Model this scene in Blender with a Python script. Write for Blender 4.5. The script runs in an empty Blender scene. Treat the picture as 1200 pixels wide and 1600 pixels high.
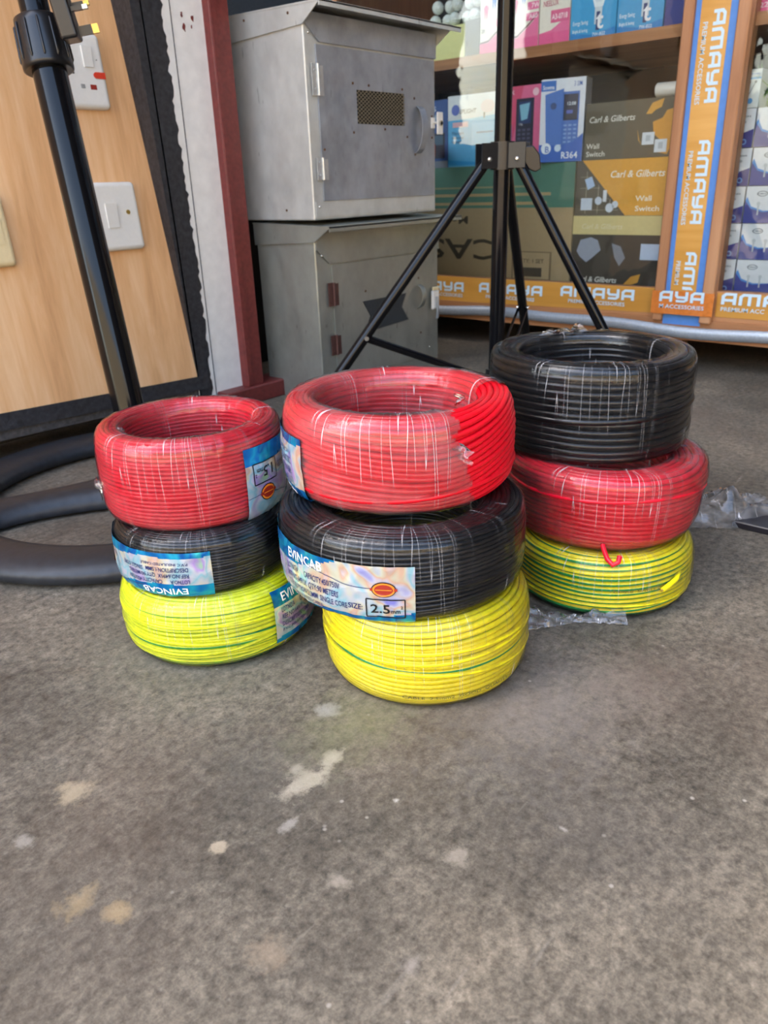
import bpy, math, random
from mathutils import Vector, Matrix, noise as mnoise
from math import pi, sin, cos, radians as rad
scene = bpy.context.scene
COL = scene.collection

# ------------------------------------------------------------------ camera
CAM_H = 0.33
cam_d = bpy.data.cameras.new('camera'); cam = bpy.data.objects.new('camera', cam_d); COL.objects.link(cam)
cam_d.sensor_fit = 'HORIZONTAL'; cam_d.sensor_width = 36; cam_d.lens = 36.0
cam_d.clip_start = 0.02
R_ = Vector((.6453, -.7635, -.0328)); F_ = Vector((.6938, .6031, -.3937))
U_ = R_.cross(F_).normalized(); R_ = F_.cross(U_).normalized(); F_.normalize()
cam.matrix_world = Matrix(((R_.x, U_.x, -F_.x, 0), (R_.y, U_.y, -F_.y, 0), (R_.z, U_.z, -F_.z, CAM_H), (0, 0, 0, 1)))
cam_d.dof.use_dof = True; cam_d.dof.focus_distance = 0.52; cam_d.dof.aperture_fstop = 20
scene.camera = cam

# ------------------------------------------------------------------ light
scene.view_settings.view_transform = 'Standard'; scene.view_settings.look = 'None'
scene.view_settings.gamma = 1.0; scene.view_settings.use_curve_mapping = False
scene.view_settings.exposure = 1.6
W = bpy.data.worlds.new('world'); scene.world = W; W.use_nodes = True
wn = W.node_tree.nodes; wl = W.node_tree.links
bg = wn['Background']
sky = wn.new('ShaderNodeTexSky'); sky.sky_type = 'NISHITA'; sky.sun_disc = False
sky.sun_elevation = rad(50); sky.sun_rotation = rad(-40); sky.air_density = 1.2; sky.dust_density = 3.0
wl.new(sky.outputs[0], bg.inputs[0]); bg.inputs[1].default_value = 0.36
sun_d = bpy.data.lights.new('sun', 'SUN'); sun = bpy.data.objects.new('sun', sun_d); COL.objects.link(sun)
sun_d.energy = 3.6; sun_d.angle = rad(0.6); sun_d.color = (1, .93, .82)
sun.rotation_euler = Vector((-0.62, -0.42, -1.0)).to_track_quat('-Z', 'Y').to_euler()
sun.location = (3, 3, 6)

# ------------------------------------------------------------------ materials
def nt(name):
    m = bpy.data.materials.new(name); m.use_nodes = True
    n = m.node_tree.nodes; l = m.node_tree.links
    return m, n, l, n['Principled BSDF']
def N(n, t, **k):
    o = n.new(t)
    for a, b in k.items(): setattr(o, a, b)
    return o
def coordmap(n, l, scale, src='Object'):
    tc = N(n, 'ShaderNodeTexCoord'); mp = N(n, 'ShaderNodeMapping'); mp.inputs['Scale'].default_value = scale
    l.new(tc.outputs[src], mp.inputs[0]); return mp.outputs[0]
def ramp(n, l, fac, stops):
    r = N(n, 'ShaderNodeValToRGB'); e = r.color_ramp.elements
    while len(e) < len(stops): e.new(.5)
    for i, (p, c) in enumerate(stops):
        e[i].position = p; e[i].color = (c[0], c[1], c[2], 1) if len(c) == 3 else c
    l.new(fac, r.inputs[0]); return r.outputs[0]
def g(v): return (v, v, v)
def srgb(r, gg, b):
    f = lambda c: (c/255/12.92) if c/255 <= .04045 else ((c/255+.055)/1.055)**2.4
    return (f(r), f(gg), f(b))
def simple(name, col, rough=.5, metal=0.0, var=.12, scale=40, bump=0.0, spec=.5):
    m, n, l, b = nt(name)
    v = coordmap(n, l, (scale,)*3); no = N(n, 'ShaderNodeTexNoise'); no.inputs['Detail'].default_value = 4
    l.new(v, no.inputs[0])
    c0 = tuple(c*(1-var) for c in col); c1 = tuple(min(1, c*(1+var)) for c in col)
    l.new(ramp(n, l, no.outputs[0], [(.3, c0), (.7, c1)]), b.inputs['Base Color'])
    b.inputs['Roughness'].default_value = rough; b.inputs['Metallic'].default_value = metal
    b.inputs['Specular IOR Level'].default_value = spec
    if bump:
        bp = N(n, 'ShaderNodeBump'); bp.inputs['Strength'].default_value = bump; bp.inputs['Distance'].default_value = .002
        l.new(no.outputs[0], bp.inputs['Height']); l.new(bp.outputs[0], b.inputs['Normal'])
    return m
_cache = {}
def ink(rgb, rough=.5):
    k = (rgb, rough)
    if k not in _cache: _cache[k] = simple('ink_%d_%d_%d' % rgb, srgb(*rgb), rough, var=.04)
    return _cache[k]

def mat_floor():
    m, n, l, b = nt('concrete_floor')
    tc = N(n, 'ShaderNodeTexCoord'); P = tc.outputs['Object']
    def noi(s, d=6, r=.6, dist=0):
        t = N(n, 'ShaderNodeTexNoise'); t.inputs['Scale'].default_value = s; t.inputs['Detail'].default_value = d
        t.inputs['Roughness'].default_value = r; t.inputs['Distortion'].default_value = dist
        l.new(P, t.inputs[0]); return t.outputs[0]
    big = noi(5.5, 5, .62, .4); fine = noi(150, 5, .72); mid = noi(26, 7, .7, .6); grit = noi(520, 2, .6)
    base = ramp(n, l, big, [(.28, srgb(76, 70, 60)), (.5, srgb(102, 94, 81)), (.72, srgb(126, 115, 98))])
    def mix(a, bb, fac, mode='MIX'):
        x = N(n, 'ShaderNodeMix', data_type='RGBA', blend_type=mode)
        if isinstance(fac, float): x.inputs[0].default_value = fac
        else: l.new(fac, x.inputs[0])
        for s, v in ((6, a), (7, bb)):
            if isinstance(v, tuple): x.inputs[s].default_value = (*v, 1)
            else: l.new(v, x.inputs[s])
        return x.outputs[2]
    c = mix(base, ramp(n, l, mid, [(.3, g(.28)), (.5, g(.5)), (.7, g(.72))]), .5, 'OVERLAY')
    c = mix(c, ramp(n, l, fine, [(.32, g(.18)), (.68, g(.82))]), .9, 'OVERLAY')
    c = mix(c, ramp(n, l, grit, [(.35, g(.34)), (.65, g(.66))]), .5, 'OVERLAY')
    # brown tint in broad areas, a greenish patch near the yellow coil
    tint = noi(3.1, 3, .5)
    c = mix(c, srgb(112, 92, 76), ramp(n, l, tint, [(.5, g(0)), (.72, g(.45))]))
    # scattered pale specks
    vo = N(n, 'ShaderNodeTexVoronoi'); vo.inputs['Scale'].default_value = 75; vo.inputs['Randomness'].default_value = 1
    l.new(P, vo.inputs[0])
    sp = ramp(n, l, vo.outputs['Distance'], [(.05, g(.9)), (.12, g(0))])
    gate = ramp(n, l, noi(23, 2), [(.56, g(0)), (.64, g(1))])
    mm = N(n, 'ShaderNodeMath', operation='MULTIPLY'); l.new(sp, mm.inputs[0]); l.new(gate, mm.inputs[1])
    c = mix(c, srgb(168, 160, 146), mm.outputs[0])
    # fine scratches
    mp = N(n, 'ShaderNodeMapping'); mp.inputs['Scale'].default_value = (14, 120, 1); mp.inputs['Rotation'].default_value = (0, 0, .5); l.new(P, mp.inputs[0])
    st = N(n, 'ShaderNodeTexNoise'); st.inputs['Scale'].default_value = 1; st.inputs['Detail'].default_value = 3; l.new(mp.outputs[0], st.inputs[0])
    c = mix(c, srgb(150, 142, 130), ramp(n, l, st.outputs[0], [(.66, g(0)), (.78, g(.45))]))
    # individual plaster / paint spots (x, y, rx, ry, colour, strength)
    wob = N(n, 'ShaderNodeTexNoise'); wob.inputs['Scale'].default_value = 85; wob.inputs['Detail'].default_value = 6; wob.inputs['Roughness'].default_value = .7
    l.new(P, wob.inputs[0])
    spots = [(.231, .280, .0085, .0075, (186, 174, 152), .85), (.245, .276, .009, .006, (186, 174, 152), .85), (.262, .279, .010, .0045, (184, 172, 150), .85), (.243, .290, .004, .003, (176, 165, 145), .8),
             (.1455, .380, .0085, .010, (176, 158, 128), .6), (.1746, .280, .0035, .0035, (182, 166, 140), .7), (.2485, .174, .007, .006, (166, 154, 136), .55),
             (.1064, .308, .008, .007, (176, 152, 112), .6), (.1166, .286, .005, .006, (184, 158, 116), .6), (.1995, .2128, .004, .005, (170, 158, 140), .5),
             (.211, .261, .006, .003, (172, 164, 152), .6), (.1486, .2103, .008, .007, (146, 128, 106), .45), (.3012, .1392, .0015, .003, (190, 182, 170), .7), (.1081, .3687, .0035, .0055, (166, 158, 144), .55),
             (.1862, .1559, .004, .004, (150, 140, 128), .5), (.2955, .3152, .007, .007, (160, 154, 146), .75), (.2611, .2249, .0016, .0016, (190, 184, 170), .8),
             (.39, .20, .05, .035, (128, 120, 112), .55), (.46, .16, .03, .02, (120, 104, 92), .4), (.30, .29, .035, .02, (122, 122, 84), .45),
             (.10, .30, .03, .03, (74, 66, 58), .35), (.31, .13, .03, .05, (78, 74, 70), .35), (.23, .30, .02, .03, (82, 80, 74), .35), (.30, .46, .05, .05, (104, 104, 92), .4)]
    for (x, y, rx, ry, colr, stg) in spots:
        mp = N(n, 'ShaderNodeMapping'); mp.vector_type = 'TEXTURE'
        mp.inputs['Location'].default_value = (x, y, 0); mp.inputs['Scale'].default_value = (rx, ry, 1)
        l.new(P, mp.inputs[0])
        ln = N(n, 'ShaderNodeVectorMath', operation='LENGTH'); l.new(mp.outputs[0], ln.inputs[0])
        ad = N(n, 'ShaderNodeMath', operation='MULTIPLY_ADD'); l.new(wob.outputs[0], ad.inputs[0]); ad.inputs[1].default_value = 5.0; l.new(ln.outputs['Value'], ad.inputs[2])
        f = ramp(n, l, ad.outputs[0], [(0, g(stg)), (1, g(0))])
        mr = N(n, 'ShaderNodeMapRange'); l.new(ad.outputs[0], mr.inputs[0])
        soft = .55 if rx < .012 else 1.1
        mr.inputs[1].default_value = 3.35-soft*.8; mr.inputs[2].default_value = 3.35+soft*1.1; mr.inputs[3].default_value = stg; mr.inputs[4].default_value = 0
        c = mix(c, srgb(*colr), mr.outputs[0])
    l.new(c, b.inputs['Base Color'])
    l.new(ramp(n, l, mid, [(.3, g(.5)), (.7, g(.72))]), b.inputs['Roughness'])
    b.inputs['Specular IOR Level'].default_value = .4
    bp = N(n, 'ShaderNodeBump'); bp.inputs['Strength'].default_value = .35; bp.inputs['Distance'].default_value = .0015
    l.new(fine, bp.inputs['Height']); l.new(bp.outputs[0], b.inputs['Normal'])
    return m

def mat_wood(name, c0, c1, c2, axis='z', scale=1.0, rough=.55):
    m, n, l, b = nt(name)
    s = {'z': (60*scale, 60*scale, 3.2*scale), 'y': (60*scale, 3*scale, 60*scale), 'x': (3*scale, 60*scale, 60*scale)}[axis]
    v = coordmap(n, l, s); no = N(n, 'ShaderNodeTexNoise'); no.inputs['Detail'].default_value = 6; no.inputs['Roughness'].default_value = .65; no.inputs['Distortion'].default_value = .5; no.inputs['Scale'].default_value = 1
    l.new(v, no.inputs[0])
    v2 = coordmap(n, l, tuple(x*.11 for x in s)); n2 = N(n, 'ShaderNodeTexNoise'); n2.inputs['Detail'].default_value = 3; n2.inputs['Distortion'].default_value = 1.0; n2.inputs['Scale'].default_value = 1
    l.new(v2, n2.inputs[0])
    ad = N(n, 'ShaderNodeMix', data_type='FLOAT'); ad.inputs[0].default_value = .45; l.new(no.outputs[0], ad.inputs[2]); l.new(n2.outputs[0], ad.inputs[3])
    l.new(ramp(n, l, ad.outputs[0], [(.33, c0), (.5, c1), (.66, c2)]), b.inputs['Base Color'])
    b.inputs['Roughness'].default_value = rough
    bp = N(n, 'ShaderNodeBump'); bp.inputs['Strength'].default_value = .15; bp.inputs['Distance'].default_value = .001
    l.new(no.outputs[0], bp.inputs['Height']); l.new(bp.outputs[0], b.inputs['Normal'])
    return m

def mat_metal(name, c0, c1, rough=.42, metal=.6, streak=True):
    m, n, l, b = nt(name)
    v = coordmap(n, l, (9, 9, 7)); no = N(n, 'ShaderNodeTexNoise'); no.inputs['Detail'].default_value = 8; no.inputs['Roughness'].default_value = .7; no.inputs['Scale'].default_value = 1
    l.new(v, no.inputs[0])
    v2 = coordmap(n, l, (60, 60, 45)); n2 = N(n, 'ShaderNodeTexNoise'); n2.inputs['Detail'].default_value = 5; n2.inputs['Scale'].default_value = 1
    l.new(v2, n2.inputs[0])
    mx = N(n, 'ShaderNodeMix', data_type='FLOAT'); mx.inputs[0].default_value = .3; l.new(no.outputs[0], mx.inputs[2]); l.new(n2.outputs[0], mx.inputs[3])
    col = ramp(n, l, mx.outputs[0], [(.3, c0), (.68, c1)])
    vo = N(n, 'ShaderNodeTexNoise'); vo.inputs['Scale'].default_value = 1; vo.inputs['Detail'].default_value = 2
    l.new(coordmap(n, l, (120, 120, 30)), vo.inputs[0])
    mk = ramp(n, l, vo.outputs[0], [(.70, g(0)), (.76, g(.5))])
    mi = N(n, 'ShaderNodeMix', data_type='RGBA'); l.new(mk, mi.inputs[0]); l.new(col, mi.inputs[6]); mi.inputs[7].default_value = (*srgb(84, 80, 72), 1)
    l.new(mi.outputs[2], b.inputs['Base Color'])
    b.inputs['Metallic'].default_value = metal
    l.new(ramp(n, l, n2.outputs[0], [(.3, g(rough-.07)), (.7, g(rough+.1))]), b.inputs['Roughness'])
    bp = N(n, 'ShaderNodeBump'); bp.inputs['Strength'].default_value = .25; bp.inputs['Distance'].default_value = .004
    l.new(no.outputs[0], bp.inputs['Height']); l.new(bp.outputs[0], b.inputs['Normal'])
    return m

def mat_wire(name, c, c2=None, rough=.32, print_marks=False):
    m, n, l, b = nt(name)
    no = N(n, 'ShaderNodeTexNoise'); no.inputs['Detail'].default_value = 3; l.new(coordmap(n, l, (60, 60, 60)), no.inputs[0])
    base = ramp(n, l, no.outputs[0], [(.3, tuple(x*.9 for x in c)), (.7, tuple(min(1, x*1.06) for x in c))])
    if c2:
        uv = N(n, 'ShaderNodeUVMap'); sx = N(n, 'ShaderNodeSeparateXYZ'); l.new(uv.outputs[0], sx.inputs[0])
        fr = N(n, 'ShaderNodeMath', operation='FRACT'); l.new(sx.outputs[0], fr.inputs[0])
        k = ramp(n, l, fr.outputs[0], [(.0, g(1)), (.24, g(1)), (.26, g(0)), (.98, g(0)), (1, g(1))])
        mi = N(n, 'ShaderNodeMix', data_type='RGBA'); l.new(k, mi.inputs[0]); l.new(base, mi.inputs[6]); mi.inputs[7].default_value = (*c2, 1)
        base = mi.outputs[2]
    l.new(base, b.inputs['Base Color'])
    b.inputs['Roughness'].default_value = rough
    return m

def mat_film(name, haze=.05, crease=.5, rough=.07, wscale=1.0, refl=.9):
    m = bpy.data.materials.new(name); m.use_nodes = True
    n = m.node_tree.nodes; l = m.node_tree.links; n.clear()
    out = N(n, 'ShaderNodeOutputMaterial'); tr = N(n, 'ShaderNodeBsdfTransparent'); tr.inputs[0].default_value = (.985, .985, .985, 1)
    gl = N(n, 'ShaderNodeBsdfGlossy'); gl.inputs['Roughness'].default_value = rough
    df = N(n, 'ShaderNodeBsdfDiffuse'); df.inputs[0].default_value = (.85, .83, .82, 1)
    uv = N(n, 'ShaderNodeUVMap')
    def un(sc, d=3, dist=0.):
        mp = N(n, 'ShaderNodeMapping'); mp.inputs['Scale'].default_value = sc; l.new(uv.outputs[0], mp.inputs[0])
        t = N(n, 'ShaderNodeTexNoise'); t.inputs['Scale'].default_value = 1; t.inputs['Detail'].default_value = d; t.inputs['Distortion'].default_value = dist
        l.new(mp.outputs[0], t.inputs[0]); return t.outputs[0]
    w1 = un((150*wscale, 5, 1), 4, .35); w2 = un((18*wscale, 7, 1), 3, .5)
    h = N(n, 'ShaderNodeMath', operation='MULTIPLY_ADD'); l.new(w2, h.inputs[0]); h.inputs[1].default_value = 1.6; l.new(w1, h.inputs[2])
    bp = N(n, 'ShaderNodeBump'); bp.inputs['Strength'].default_value = .38; bp.inputs['Distance'].default_value = .0010
    l.new(h.outputs[0], bp.inputs['Height']); l.new(bp.outputs[0], gl.inputs['Normal'])
    fr = N(n, 'ShaderNodeFresnel'); fr.inputs['IOR'].default_value = 1.5; l.new(bp.outputs[0], fr.inputs['Normal'])
    f2 = N(n, 'ShaderNodeMath', operation='MULTIPLY', use_clamp=True); l.new(fr.outputs[0], f2.inputs[0]); f2.inputs[1].default_value = refl
    # thin white crease lines that run across the ring
    cr = un((80*wscale, .9, 1), 1, .12)
    line = ramp(n, l, cr, [(.488, g(0)), (.5, g(1)), (.512, g(0))])
    gate = ramp(n, l, un((16, 2.4, 1), 2), [(.50, g(0)), (.58, g(1))])
    cm = N(n, 'ShaderNodeMath', operation='MULTIPLY'); l.new(line, cm.inputs[0]); l.new(gate, cm.inputs[1])
    c2 = N(n, 'ShaderNodeMath', operation='MULTIPLY'); l.new(cm.outputs[0], c2.inputs[0]); c2.inputs[1].default_value = crease
    hz = ramp(n, l, un((7, 5, 1), 5), [(.4, g(haze*.35)), (.7, g(haze*1.7))])
    ds = N(n, 'ShaderNodeMath', operation='ADD', use_clamp=True); l.new(c2.outputs[0], ds.inputs[0]); l.new(hz, ds.inputs[1])
    m1 = N(n, 'ShaderNodeMixShader'); l.new(ds.outputs[0], m1.inputs[0]); l.new(tr.outputs[0], m1.inputs[1]); l.new(df.outputs[0], m1.inputs[2])
    m2 = N(n, 'ShaderNodeMixShader'); l.new(f2.outputs[0], m2.inputs[0]); l.new(m1.outputs[0], m2.inputs[1]); l.new(gl.outputs[0], m2.inputs[2])
    l.new(m2.outputs[0], out.inputs[0])
    return m

def mat_glass(name, ior=1.45, rough=.0):
    m = bpy.data.materials.new(name); m.use_nodes = True
    n = m.node_tree.nodes; l = m.node_tree.links; n.clear()
    out = N(n, 'ShaderNodeOutputMaterial'); tr = N(n, 'ShaderNodeBsdfTransparent'); tr.inputs[0].default_value = (.95, .97, .96, 1)
    gl = N(n, 'ShaderNodeBsdfGlossy'); gl.inputs['Roughness'].default_value = rough
    fr = N(n, 'ShaderNodeFresnel'); fr.inputs['IOR'].default_value = ior
    no = N(n, 'ShaderNodeTexNoise'); l.new(coordmap(n, l, (4, 4, 4)), no.inputs[0])
    bp = N(n, 'ShaderNodeBump'); bp.inputs['Strength'].default_value = .05; bp.inputs['Distance'].default_value = .01; l.new(no.outputs[0], bp.inputs['Height'])
    l.new(bp.outputs[0], gl.inputs['Normal'])
    mx = N(n, 'ShaderNodeMixShader'); l.new(fr.outputs[0], mx.inputs[0]); l.new(tr.outputs[0], mx.inputs[1]); l.new(gl.outputs[0], mx.inputs[2])
    l.new(mx.outputs[0], out.inputs[0]); return m

def mat_foil(name, blue):
    m, n, l, b = nt(name)
    no = N(n, 'ShaderNodeTexNoise'); no.inputs['Detail'].default_value = 2; no.inputs['Distortion'].default_value = .8
    no.inputs['Scale'].default_value = 1; l.new(coordmap(n, l, (36, 36, 30)), no.inputs[0])
    if blue:
        st = [(.3, srgb(10, 70, 140)), (.45, srgb(18, 120, 190)), (.55, srgb(30, 165, 200)), (.62, srgb(16, 96, 180)), (.75, srgb(60, 190, 200))]
    else:
        st = [(.24, srgb(150, 150, 232)), (.34, srgb(206, 206, 226)), (.41, srgb(230, 190, 160)), (.46, srgb(226, 224, 196)), (.50, srgb(212, 216, 220)), (.56, srgb(160, 212, 224)), (.61, srgb(212, 216, 226)), (.68, srgb(190, 160, 226)), (.76, srgb(176, 222, 176))]  # rainbow sheen painted as fixed colours
    l.new(ramp(n, l, no.outputs[0], st), b.inputs['Base Color'])
    b.inputs['Metallic'].default_value = .55; b.inputs['Roughness'].default_value = .24
    vo = N(n, 'ShaderNodeTexVoronoi'); vo.inputs['Scale'].default_value = 70; vo.feature = 'F1'
    l.new(coordmap(n, l, (1, 1, 1)), vo.inputs[0])
    bp = N(n, 'ShaderNodeBump'); bp.inputs['Strength'].default_value = .5; bp.inputs['Distance'].default_value = .0016
    l.new(vo.outputs['Distance'], bp.inputs['Height']); l.new(bp.outputs[0], b.inputs['Normal'])
    return m

M = dict(
    floor=mat_floor(),
    ply=mat_wood('plywood', srgb(196, 142, 94), srgb(226, 176, 124), srgb(240, 200, 154), 'z', .9, .5),
    cabwood=mat_wood('cabinet_wood', srgb(128, 84, 52), srgb(160, 110, 72), srgb(182, 134, 94), 'z', .8),
    cabwoody=mat_wood('cabinet_wood_level', srgb(128, 84, 50), srgb(164, 112, 70), srgb(186, 136, 92), 'y', .8),
    blackpaint=simple('worn_black_paint', srgb(40, 40, 43), .6, var=.5, scale=30, bump=.5),
    ledge=simple('dusty_grey_ledge', srgb(72, 70, 70), .8, var=.35, scale=40, bump=.6),
    whitewall=simple('white_painted_wall', srgb(226, 224, 218), .7, var=.06, scale=12, bump=.2),
    redpaint=simple('dark_red_paint', srgb(108, 42, 38), .45, var=.2, scale=30, bump=.2),
    bluegrey=simple('blue_grey_wall', srgb(88, 100, 114), .8),
    darkwall=simple('dark_interior', srgb(60, 56, 52), .85),
    cabin=simple('cabinet_inside', srgb(44, 41, 38), .8),
    ceil=simple('ceiling_paint', srgb(150, 146, 140), .9),
    blueboard=simple('blue_painted_board', srgb(76, 128, 196), .45, var=.06, scale=20),
    tape=mat_wood('orange_packing_tape', srgb(176, 124, 50), srgb(196, 142, 62), srgb(212, 160, 84), 'y', .5, .3),
    tapered=simple('glossy_orange_tape', srgb(200, 116, 50), .22, var=.12, scale=30, bump=.4),
    tapeletter=ink((190, 212, 222), .4),
    silverstrip=simple('silver_edge_strip', srgb(168, 176, 184), .35, .4, .1, 60, .2),
    galv=mat_metal('bright_galvanised_steel', srgb(172, 174, 170), srgb(208, 209, 203), .42, .4),
    galvlow=mat_metal('reflection_toned_steel', srgb(140, 143, 134), srgb(168, 171, 162), .36),  # olive cast of reflections put into the steel colour
    galvdark=mat_metal('worn_steel', srgb(126, 131, 138), srgb(176, 181, 188), .45),
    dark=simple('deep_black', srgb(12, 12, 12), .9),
    rust=simple('rusty_rivet', srgb(96, 66, 44), .7, .3),
    meshm=simple('expanded_steel_mesh', srgb(150, 140, 118), .45, .6),
    darkmesh=simple('dark_steel_mesh', srgb(84, 88, 90), .5, .4),
    brownhinge=simple('brown_hinge', srgb(92, 62, 56), .5, .4),
    zinc=simple('zinc_plate', srgb(190, 196, 200), .3, .7, .08),
    screwm=simple('shiny_screw', srgb(214, 210, 200), .2, .9, .05),
    brass=simple('brass', srgb(206, 172, 92), .3, .7, .1),
    blackgloss=simple('glossy_black_tube', srgb(13, 13, 15), .12, var=.1, spec=.3),
    blackplastic=simple('black_plastic', srgb(22, 22, 24), .3, var=.15),
    baseplastic=simple('dull_black_plastic_base', srgb(34, 37, 42), .45, var=.25, scale=24, bump=.15),
    whiteplastic=simple('white_plastic', srgb(226, 224, 216), .22, var=.02),
    cream=simple('cream_plastic', srgb(226, 206, 160), .3, var=.04),
    redplastic=simple('red_plastic', srgb(214, 62, 38), .3, var=.08),
    greyplastic=simple('grey_plastic', srgb(150, 150, 148), .4),
    wred=mat_wire('red_wire', srgb(222, 18, 46)), wred2=mat_wire('bright_red_wire', srgb(222, 14, 34)),
    wblack=mat_wire('black_wire', srgb(11, 11, 13), rough=.3),
    wyel=mat_wire('yellow_green_wire', srgb(240, 222, 20), srgb(22, 140, 70)),
    wlime=mat_wire('lime_yellow_green_wire', srgb(226, 232, 24), srgb(34, 150, 66)),
    film=mat_film('clear_stretch_film', .03, .6), filmheavy=mat_film('hazy_stretch_film', .06, .7), filmblack=mat_film('glossy_clear_film', .008, .35, .04, 1.0, .6),
    filmyel=mat_film('light_clear_film', .015, .5, .06, 1.0, .75), scrap=mat_film('loose_clear_plastic', .13, .9, .05, .25, 1.6),
    glass=mat_glass('cabinet_glass', 1.42), jar=simple('frosted_bulb_glass', srgb(214, 222, 220), .12, var=.1),
    foil=mat_foil('silver_rainbow_foil', False), foilb=mat_foil('blue_foil', True),
    textdark=ink((34, 40, 90), .4), textblack=ink((16, 16, 18), .4), white=ink((236, 238, 240), .4), amberlogo=ink((226, 128, 40), .35), redlogo=ink((150, 40, 24), .4),
    carton=simple('brown_cardboard', srgb(168, 146, 112), .8, var=.05, scale=10),
    dkpole=simple('dark_strip', srgb(30, 28, 34), .3),
    leaf=simple('green_leaf', srgb(96, 140, 60), .5, var=.3),
    sunwall=simple('sunlit_wall', srgb(238, 214, 172), .9, scale=1), ground=simple('outdoor_ground', srgb(170, 150, 124), .9, scale=2),
)

# ------------------------------------------------------------------ mesh helpers
class MB:
    def __init__(s): s.v = []; s.f = []; s.m = []; s.uv = None; s.sm = []
    def add(s, vs, fs, mi=0, smooth=False):
        o = len(s.v); s.v += [tuple(v) for v in vs]
        s.f += [tuple(i+o for i in f) for f in fs]; s.m += [mi]*len(fs); s.sm += [smooth]*len(fs)
    def box(s, a, b, mi=0, bev=0.0):
        x0, y0, z0 = a; x1, y1, z1 = b
        if bev <= 0:
            s.add([(x0,y0,z0),(x1,y0,z0),(x1,y1,z0),(x0,y1,z0),(x0,y0,z1),(x1,y0,z1),(x1,y1,z1),(x0,y1,z1)],
                  [(0,3,2,1),(4,5,6,7),(0,1,5,4),(1,2,6,5),(2,3,7,6),(3,0,4,7)], mi)
        else:
            # chamfered box: three shrunken rings of verts
            e = bev; V = []
            idx = {}
            for sx in (0,1):
                for sy in (0,1):
                    for sz in (0,1):
                        X = (x0,x1)[sx]; Y = (y0,y1)[sy]; Z = (z0,z1)[sz]
                        dx = e*(1-2*sx); dy = e*(1-2*sy); dz = e*(1-2*sz)
                        idx[(sx,sy,sz)] = len(V); V += [(X,Y+dy,Z+dz),(X+dx,Y,Z+dz),(X+dx,Y+dy,Z)]
            Fc = []
            I = idx
            for k, ax in enumerate(('x','y','z')):
                for sd in (0,1):
                    q = []
                    for (p,r) in ((0,0),(1,0),(1,1),(0,1)):
                        key = {0:(sd,p,r),1:(r,sd,p),2:(p,r,sd)}[k]; q.append(I[key]+k)
                    Fc.append(tuple(q if sd else q[::-1]))
            for sy in (0,1):
                for sz in (0,1):
                    a_, b_ = I[(0,sy,sz)], I[(1,sy,sz)]; Fc.append((a_+1,b_+1,b_+2,a_+2))
            for sx in (0,1):
                for sz in (0,1):
                    a_, b_ = I[(sx,0,sz)], I[(sx,1,sz)]; Fc.append((a_,b_,b_+2,a_+2))
                for sy in (0,1):
                    a_, b_ = I[(sx,sy,0)], I[(sx,sy,1)]; Fc.append((a_,b_,b_+1,a_+1))
            for c in I.values(): Fc.append((c,c+1,c+2))
            s.add(V, Fc, mi)
    def obox(s, c, ax, ay, az, hx, hy, hz, mi=0):
        c = Vector(c); ax = Vector(ax).normalized(); ay = Vector(ay).normalized(); az = Vector(az).normalized(); V = []
        for k in ((-1,-1,-1),(1,-1,-1),(1,1,-1),(-1,1,-1),(-1,-1,1),(1,-1,1),(1,1,1),(-1,1,1)):
            V.append(c+ax*hx*k[0]+ay*hy*k[1]+az*hz*k[2])
        s.add(V, [(0,3,2,1),(4,5,6,7),(0,1,5,4),(1,2,6,5),(2,3,7,6),(3,0,4,7)], mi)
    def tube(s, path, rads, seg=16, mi=0, cap=True, flat=None):
        P = [Vector(p) for p in path]; n = len(P)
        if not isinstance(rads, (list, tuple)): rads = [rads]*n
        up = None; V = []
        for i in range(n):
            t = (P[min(i+1,n-1)]-P[max(i-1,0)]).normalized()
            if up is None:
                up = Vector((0,0,1)) if abs(t.z) < .9 else Vector((1,0,0))
            a = t.cross(up).normalized(); b = a.cross(t).normalized(); up = b
            for k in range(seg):
                th = 2*pi*k/seg; V.append(P[i]+(a*cos(th)+b*sin(th))*rads[i])
        Fc = []
        for i in range(n-1):
            for k in range(seg):
                k2 = (k+1) % seg; Fc.append((i*seg+k, i*seg+k2, (i+1)*seg+k2, (i+1)*seg+k))
        s.add(V, Fc, mi, True)
        if cap:
            s.add(V[:seg], [tuple(range(seg))[::-1]], mi); s.add(V[-seg:], [tuple(range(seg))], mi)
    def prism(s, pts, d, mi=0):
        d = Vector(d); n = len(pts); V = [Vector(p) for p in pts]+[Vector(p)+d for p in pts]
        s.add(V, [tuple(range(n))[::-1], tuple(range(n, 2*n))]+[(i,(i+1)%n,(i+1)%n+n,i+n) for i in range(n)], mi)
    def build(s, name, mats, parent=None, loc=None, recalc=True):
        me = bpy.data.meshes.new(name); me.from_pydata(s.v, [], s.f)
        if not isinstance(mats, (list, tuple)): mats = [mats]
        for m in mats: me.materials.append(m)
        me.polygons.foreach_set('material_index', s.m); me.polygons.foreach_set('use_smooth', s.sm)
        if s.uv:
            u = me.uv_layers.new(name='UVMap'); flat = [c for p in s.uv for c in p]; u.data.foreach_set('uv', flat)
        me.update()
        if recalc and not s.uv:
            import bmesh
            bm = bmesh.new(); bm.from_mesh(me); bmesh.ops.recalc_face_normals(bm, faces=bm.faces); bm.to_mesh(me); bm.free()
        o = bpy.data.objects.new(name, me); COL.objects.link(o)
        if parent: o.parent = parent
        return o
def tag(o, label, cat, group=None, kind=None):
    o['label'] = label; o['category'] = cat
    if group: o['group'] = group
    if kind: o['kind'] = kind
    return o
def thing(name, label, cat, loc, group=None):
    o = bpy.data.objects.new(name, None); COL.objects.link(o); o.location = loc; o.empty_display_size = .02
    return tag(o, label, cat, group)
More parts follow.
